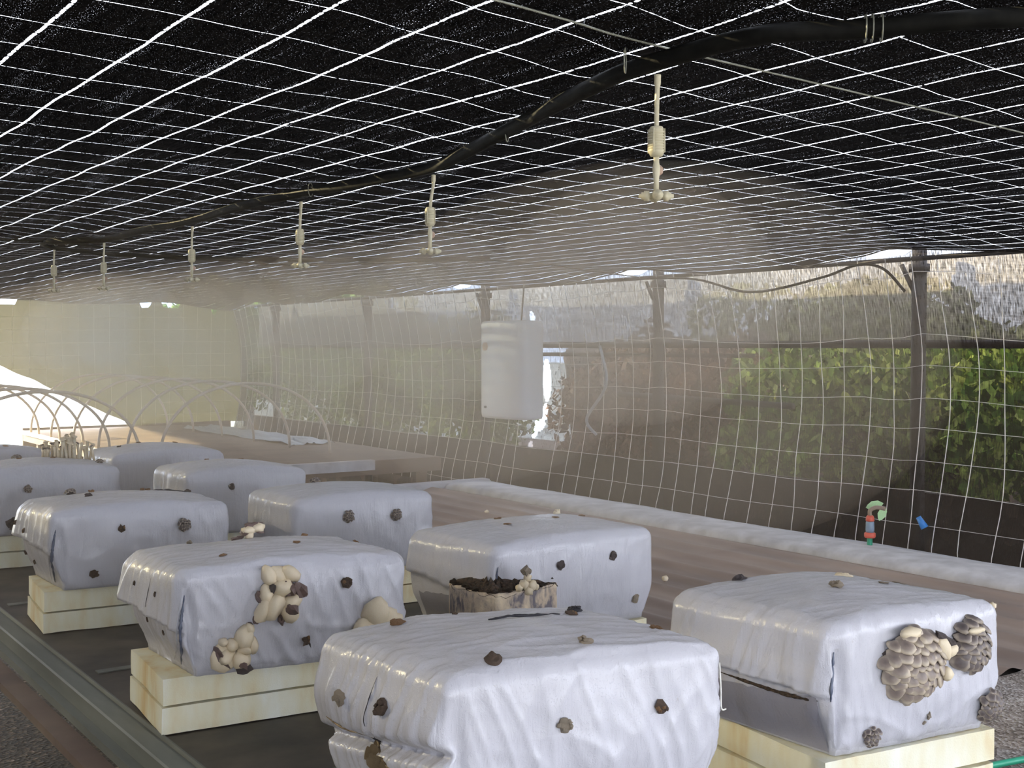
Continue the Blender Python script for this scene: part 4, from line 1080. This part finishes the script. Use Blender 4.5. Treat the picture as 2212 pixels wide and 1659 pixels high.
for k, (dz, dy) in enumerate(((0, 0), (-.0, -.10))):
    bm = bmesh.new(); add_tube(bm, smooth_path([(2.42, 1.66 + dy, BENCH + .020), (2.7, 1.60 + dy, BENCH + .022), (2.95, 1.50 + dy * 1.3, BENCH + .02), (3.3, 1.30, BENCH + .02), (3.6, .8, BENCH + .02)], 8), .008, 10)
    o = from_bm('garden_hose', bm, M['green_hose']); tag(o, ('green hose on the gravel at the right edge', 'second green hose nearer the bottom right corner')[k], 'hose', 'green hoses')

# ------------------------------------------------------------------ outside: shrubs, trees, bank
def leaves(name, mat, boxes, n, size, parent=None):
    """n leaf quads scattered through ellipsoids (cx,cy,cz,rx,ry,rz)"""
    V = []; Fc = []; vals = []
    wts = np.array([b[3] * b[4] * b[5] for b in boxes]); wts = wts / wts.sum()
    ids = np.random.choice(len(boxes), n, p=wts)
    for t in range(n):
        b = boxes[ids[t]]
        d = np.random.normal(size=3); d /= np.linalg.norm(d); r = np.random.rand() ** 0.25
        c = Vector((b[0] + d[0] * b[3] * r, b[1] + d[1] * b[4] * r, max(0.03, b[2] + d[2] * b[5] * r)))
        a = Vector(np.random.normal(size=3)).normalized(); q = a.orthogonal().normalized(); s = size * random.uniform(.6, 1.4)
        rr_ = a.cross(q)
        i = len(V); V += [c - q * s, c + rr_ * s * .5, c + q * s, c - rr_ * s * .5]; Fc.append((i, i + 1, i + 2, i + 3)); vals.append(random.random() * 50)
    me = bpy.data.meshes.new(name); me.from_pydata([tuple(v) for v in V], [], Fc)
    at = me.attributes.new('leaf', 'FLOAT', 'FACE'); at.data.foreach_set('value', vals)
    return link(name, me, mat, parent)
def bush(x, y, w_, h_, n, mat, label, cat='shrub', stems=4, size=.050):
    t = empty('shrub' if cat == 'shrub' else 'tree', (x, y, 0)); tag(t, label, cat)
    bx = [(random.uniform(-w_, w_) * .45, random.uniform(-w_, w_) * .5, h_ * random.uniform(.40, .82), w_ * random.uniform(.3, .5), w_ * random.uniform(.35, .6), h_ * random.uniform(.22, .32)) for _ in range(9)]
    f = leaves('foliage', M[mat], bx, n, size, t); tag(f, kind='stuff')
    for i in range(stems):
        a = random.uniform(0, 6.28); bm = bmesh.new()
        add_tube(bm, smooth_path([(0, 0, -.02), (.1 * math.cos(a), .1 * math.sin(a), h_ * .4), (.35 * w_ * math.cos(a), .35 * w_ * math.sin(a), h_ * .8)], 4), [.05 * h_ / 1.5 * (1 - .09 * j) for j in range(9)], 7)
        from_bm('stem', bm, M['bark'], t)
bush(7.0, 3.5, 1.4, 1.95, 15000, 'leaf_green', 'green shrub outside the net right of the nearest post')
bush(7.2, 5.7, 1.4, 1.90, 13000, 'leaf_green', 'green shrub outside the net left of the nearest post')
bush(7.4, 7.9, 1.3, 1.80, 10000, 'leaf_brown', 'reddish brown leafy shrub seen right of the drum')
bush(8.4, 14.8, 1.6, 2.1, 10000, 'leaf_green', 'yellow green shrub behind the far posts')
bush(8.6, 17.2, 1.5, 2.2, 8000, 'leaf_green', 'yellow green shrub behind the farthest side post')
bush(8.4, 20.0, 1.6, 2.3, 8000, 'leaf_green', 'shrub beyond the far corner of the net house')
bush(7.9, 9.1, 1.0, 1.9, 7000, 'leaf_brown', 'brown leafy shrub seen just right of the white drum')
bush(8.0, 12.3, 1.15, 2.0, 8000, 'leaf_green', 'yellow green shrub seen just left of the white drum')
bush(6.9, 1.4, 1.3, 1.9, 9000, 'leaf_green', 'green shrub outside at the right photo edge')
bush(18.0, 15.0, 3.0, 3.0, 6000, 'leaf_green', 'distant tree showing above the far side rail', 'tree', 3, .12)
bush(14.0, 28.0, 3.0, 3.2, 6000, 'leaf_green', 'distant tree behind the far corner of the house', 'tree', 3, .12)
bush(10.0, 24.0, 3.0, 2.9, 6000, 'leaf_green', 'tree beyond the back net, right of the bright opening', 'tree', 3, .12)
bm = bmesh.new(); add_box(bm, 5.25, 13.0, 8.0, 19.0, -.044, -.03)
o = from_bm('soil_patch', bm, M['soil_bank'], sm=False); tag(o, kind='structure')
# soil bank behind the shrubs
bm = bmesh.new(); rows = []
for j in range(42):
    y = -3 + j * 0.333
    rows.append([bm.verts.new((8.2 + 0.18 * i + .15 * N3(y, i, 1), y * (1 + 0.022 * i * (j / 41)), max(-.05, 1.62 * sstep(0, 8, i) + .12 * N3(y * 1.3, i * .5, 4)) if i else -.06)) for i in range(12)])
for a, b in zip(rows, rows[1:]):
    for i in range(11): bm.faces.new((a[i], a[i + 1], b[i + 1], b[i]))
o = from_bm('soil_bank', bm, M['soil_bank']); tag(o, 'dark soil bank rising behind the shrubs outside the side net', 'bank')
lt = leaves('leaf_litter', M['leaf_brown'], [(6.9, y, .25, .9, 1.4, .35) for y in (1, 3, 5, 7, 9, 11)], 7000, .05); tag(lt, 'brown leaf litter on the ground outside the side net', 'leaf litter', kind='stuff')

# ------------------------------------------------------------------ mist
def ellipsoid(name, c, r, mat, parent=None):
    bm = bmesh.new(); bmesh.ops.create_icosphere(bm, subdivisions=3, radius=1.0)
    for v in bm.verts: v.co = Vector((v.co.x * r[0], v.co.y * r[1], v.co.z * r[2]))
    o = from_bm(name, bm, mat, parent); o.location = c; return o
M['mist_room'] = mist_mat('mist_room', 0.018, (1, .84, .66), 0.40)  # warm tint of the sunlight is put into the scatter colour of all mist
M['mist_bank'] = mist_mat('mist_bank', 0.045, (1, .84, .66), 0.40)
M['mist_plume'] = mist_mat('mist_plume', 0.30, (1, .84, .66), 0.40)
M['mist_core'] = mist_mat('mist_core', 0.8, (1, .84, .66), 0.40)
bm = bmesh.new(); add_box(bm, LX + .05, WX - .06, 2.2, BACK - .15, .02, ROOF - .08)
o = from_bm('room_haze', bm, M['mist_room'], sm=False); tag(o, 'thin haze filling the far part of the net house', 'haze', kind='stuff')
o = ellipsoid('mist_bank', (2.4, 7.0, 1.40), (1.9, 3.6, .68), M['mist_bank']); tag(o, 'broad mist bank drifting below the middle of the roof', 'mist', kind='stuff')
for i, (x, y, b) in enumerate(FOG):
    t = empty('mist_plume', (x + .25, y + .35, 1.75)); tag(t, ['mist plume under the nearest fogger', 'mist plume under the second fogger from the right', 'mist plume under the third fogger from the right', 'mist plume under the fourth fogger from the right', 'mist plume beside the pipe loop', 'mist plume under the farthest fogger'][i], 'mist', 'mist plumes below the foggers', 'stuff')
    a = ellipsoid('mist_veil', (0, 0, -.12), (.50, .62, .36), M['mist_plume'], t); tag(a, kind='stuff')
    a = ellipsoid('mist_core', (-.08, -.1, -.02), (.24, .28, .22), M['mist_core'], t); tag(a, kind='stuff')
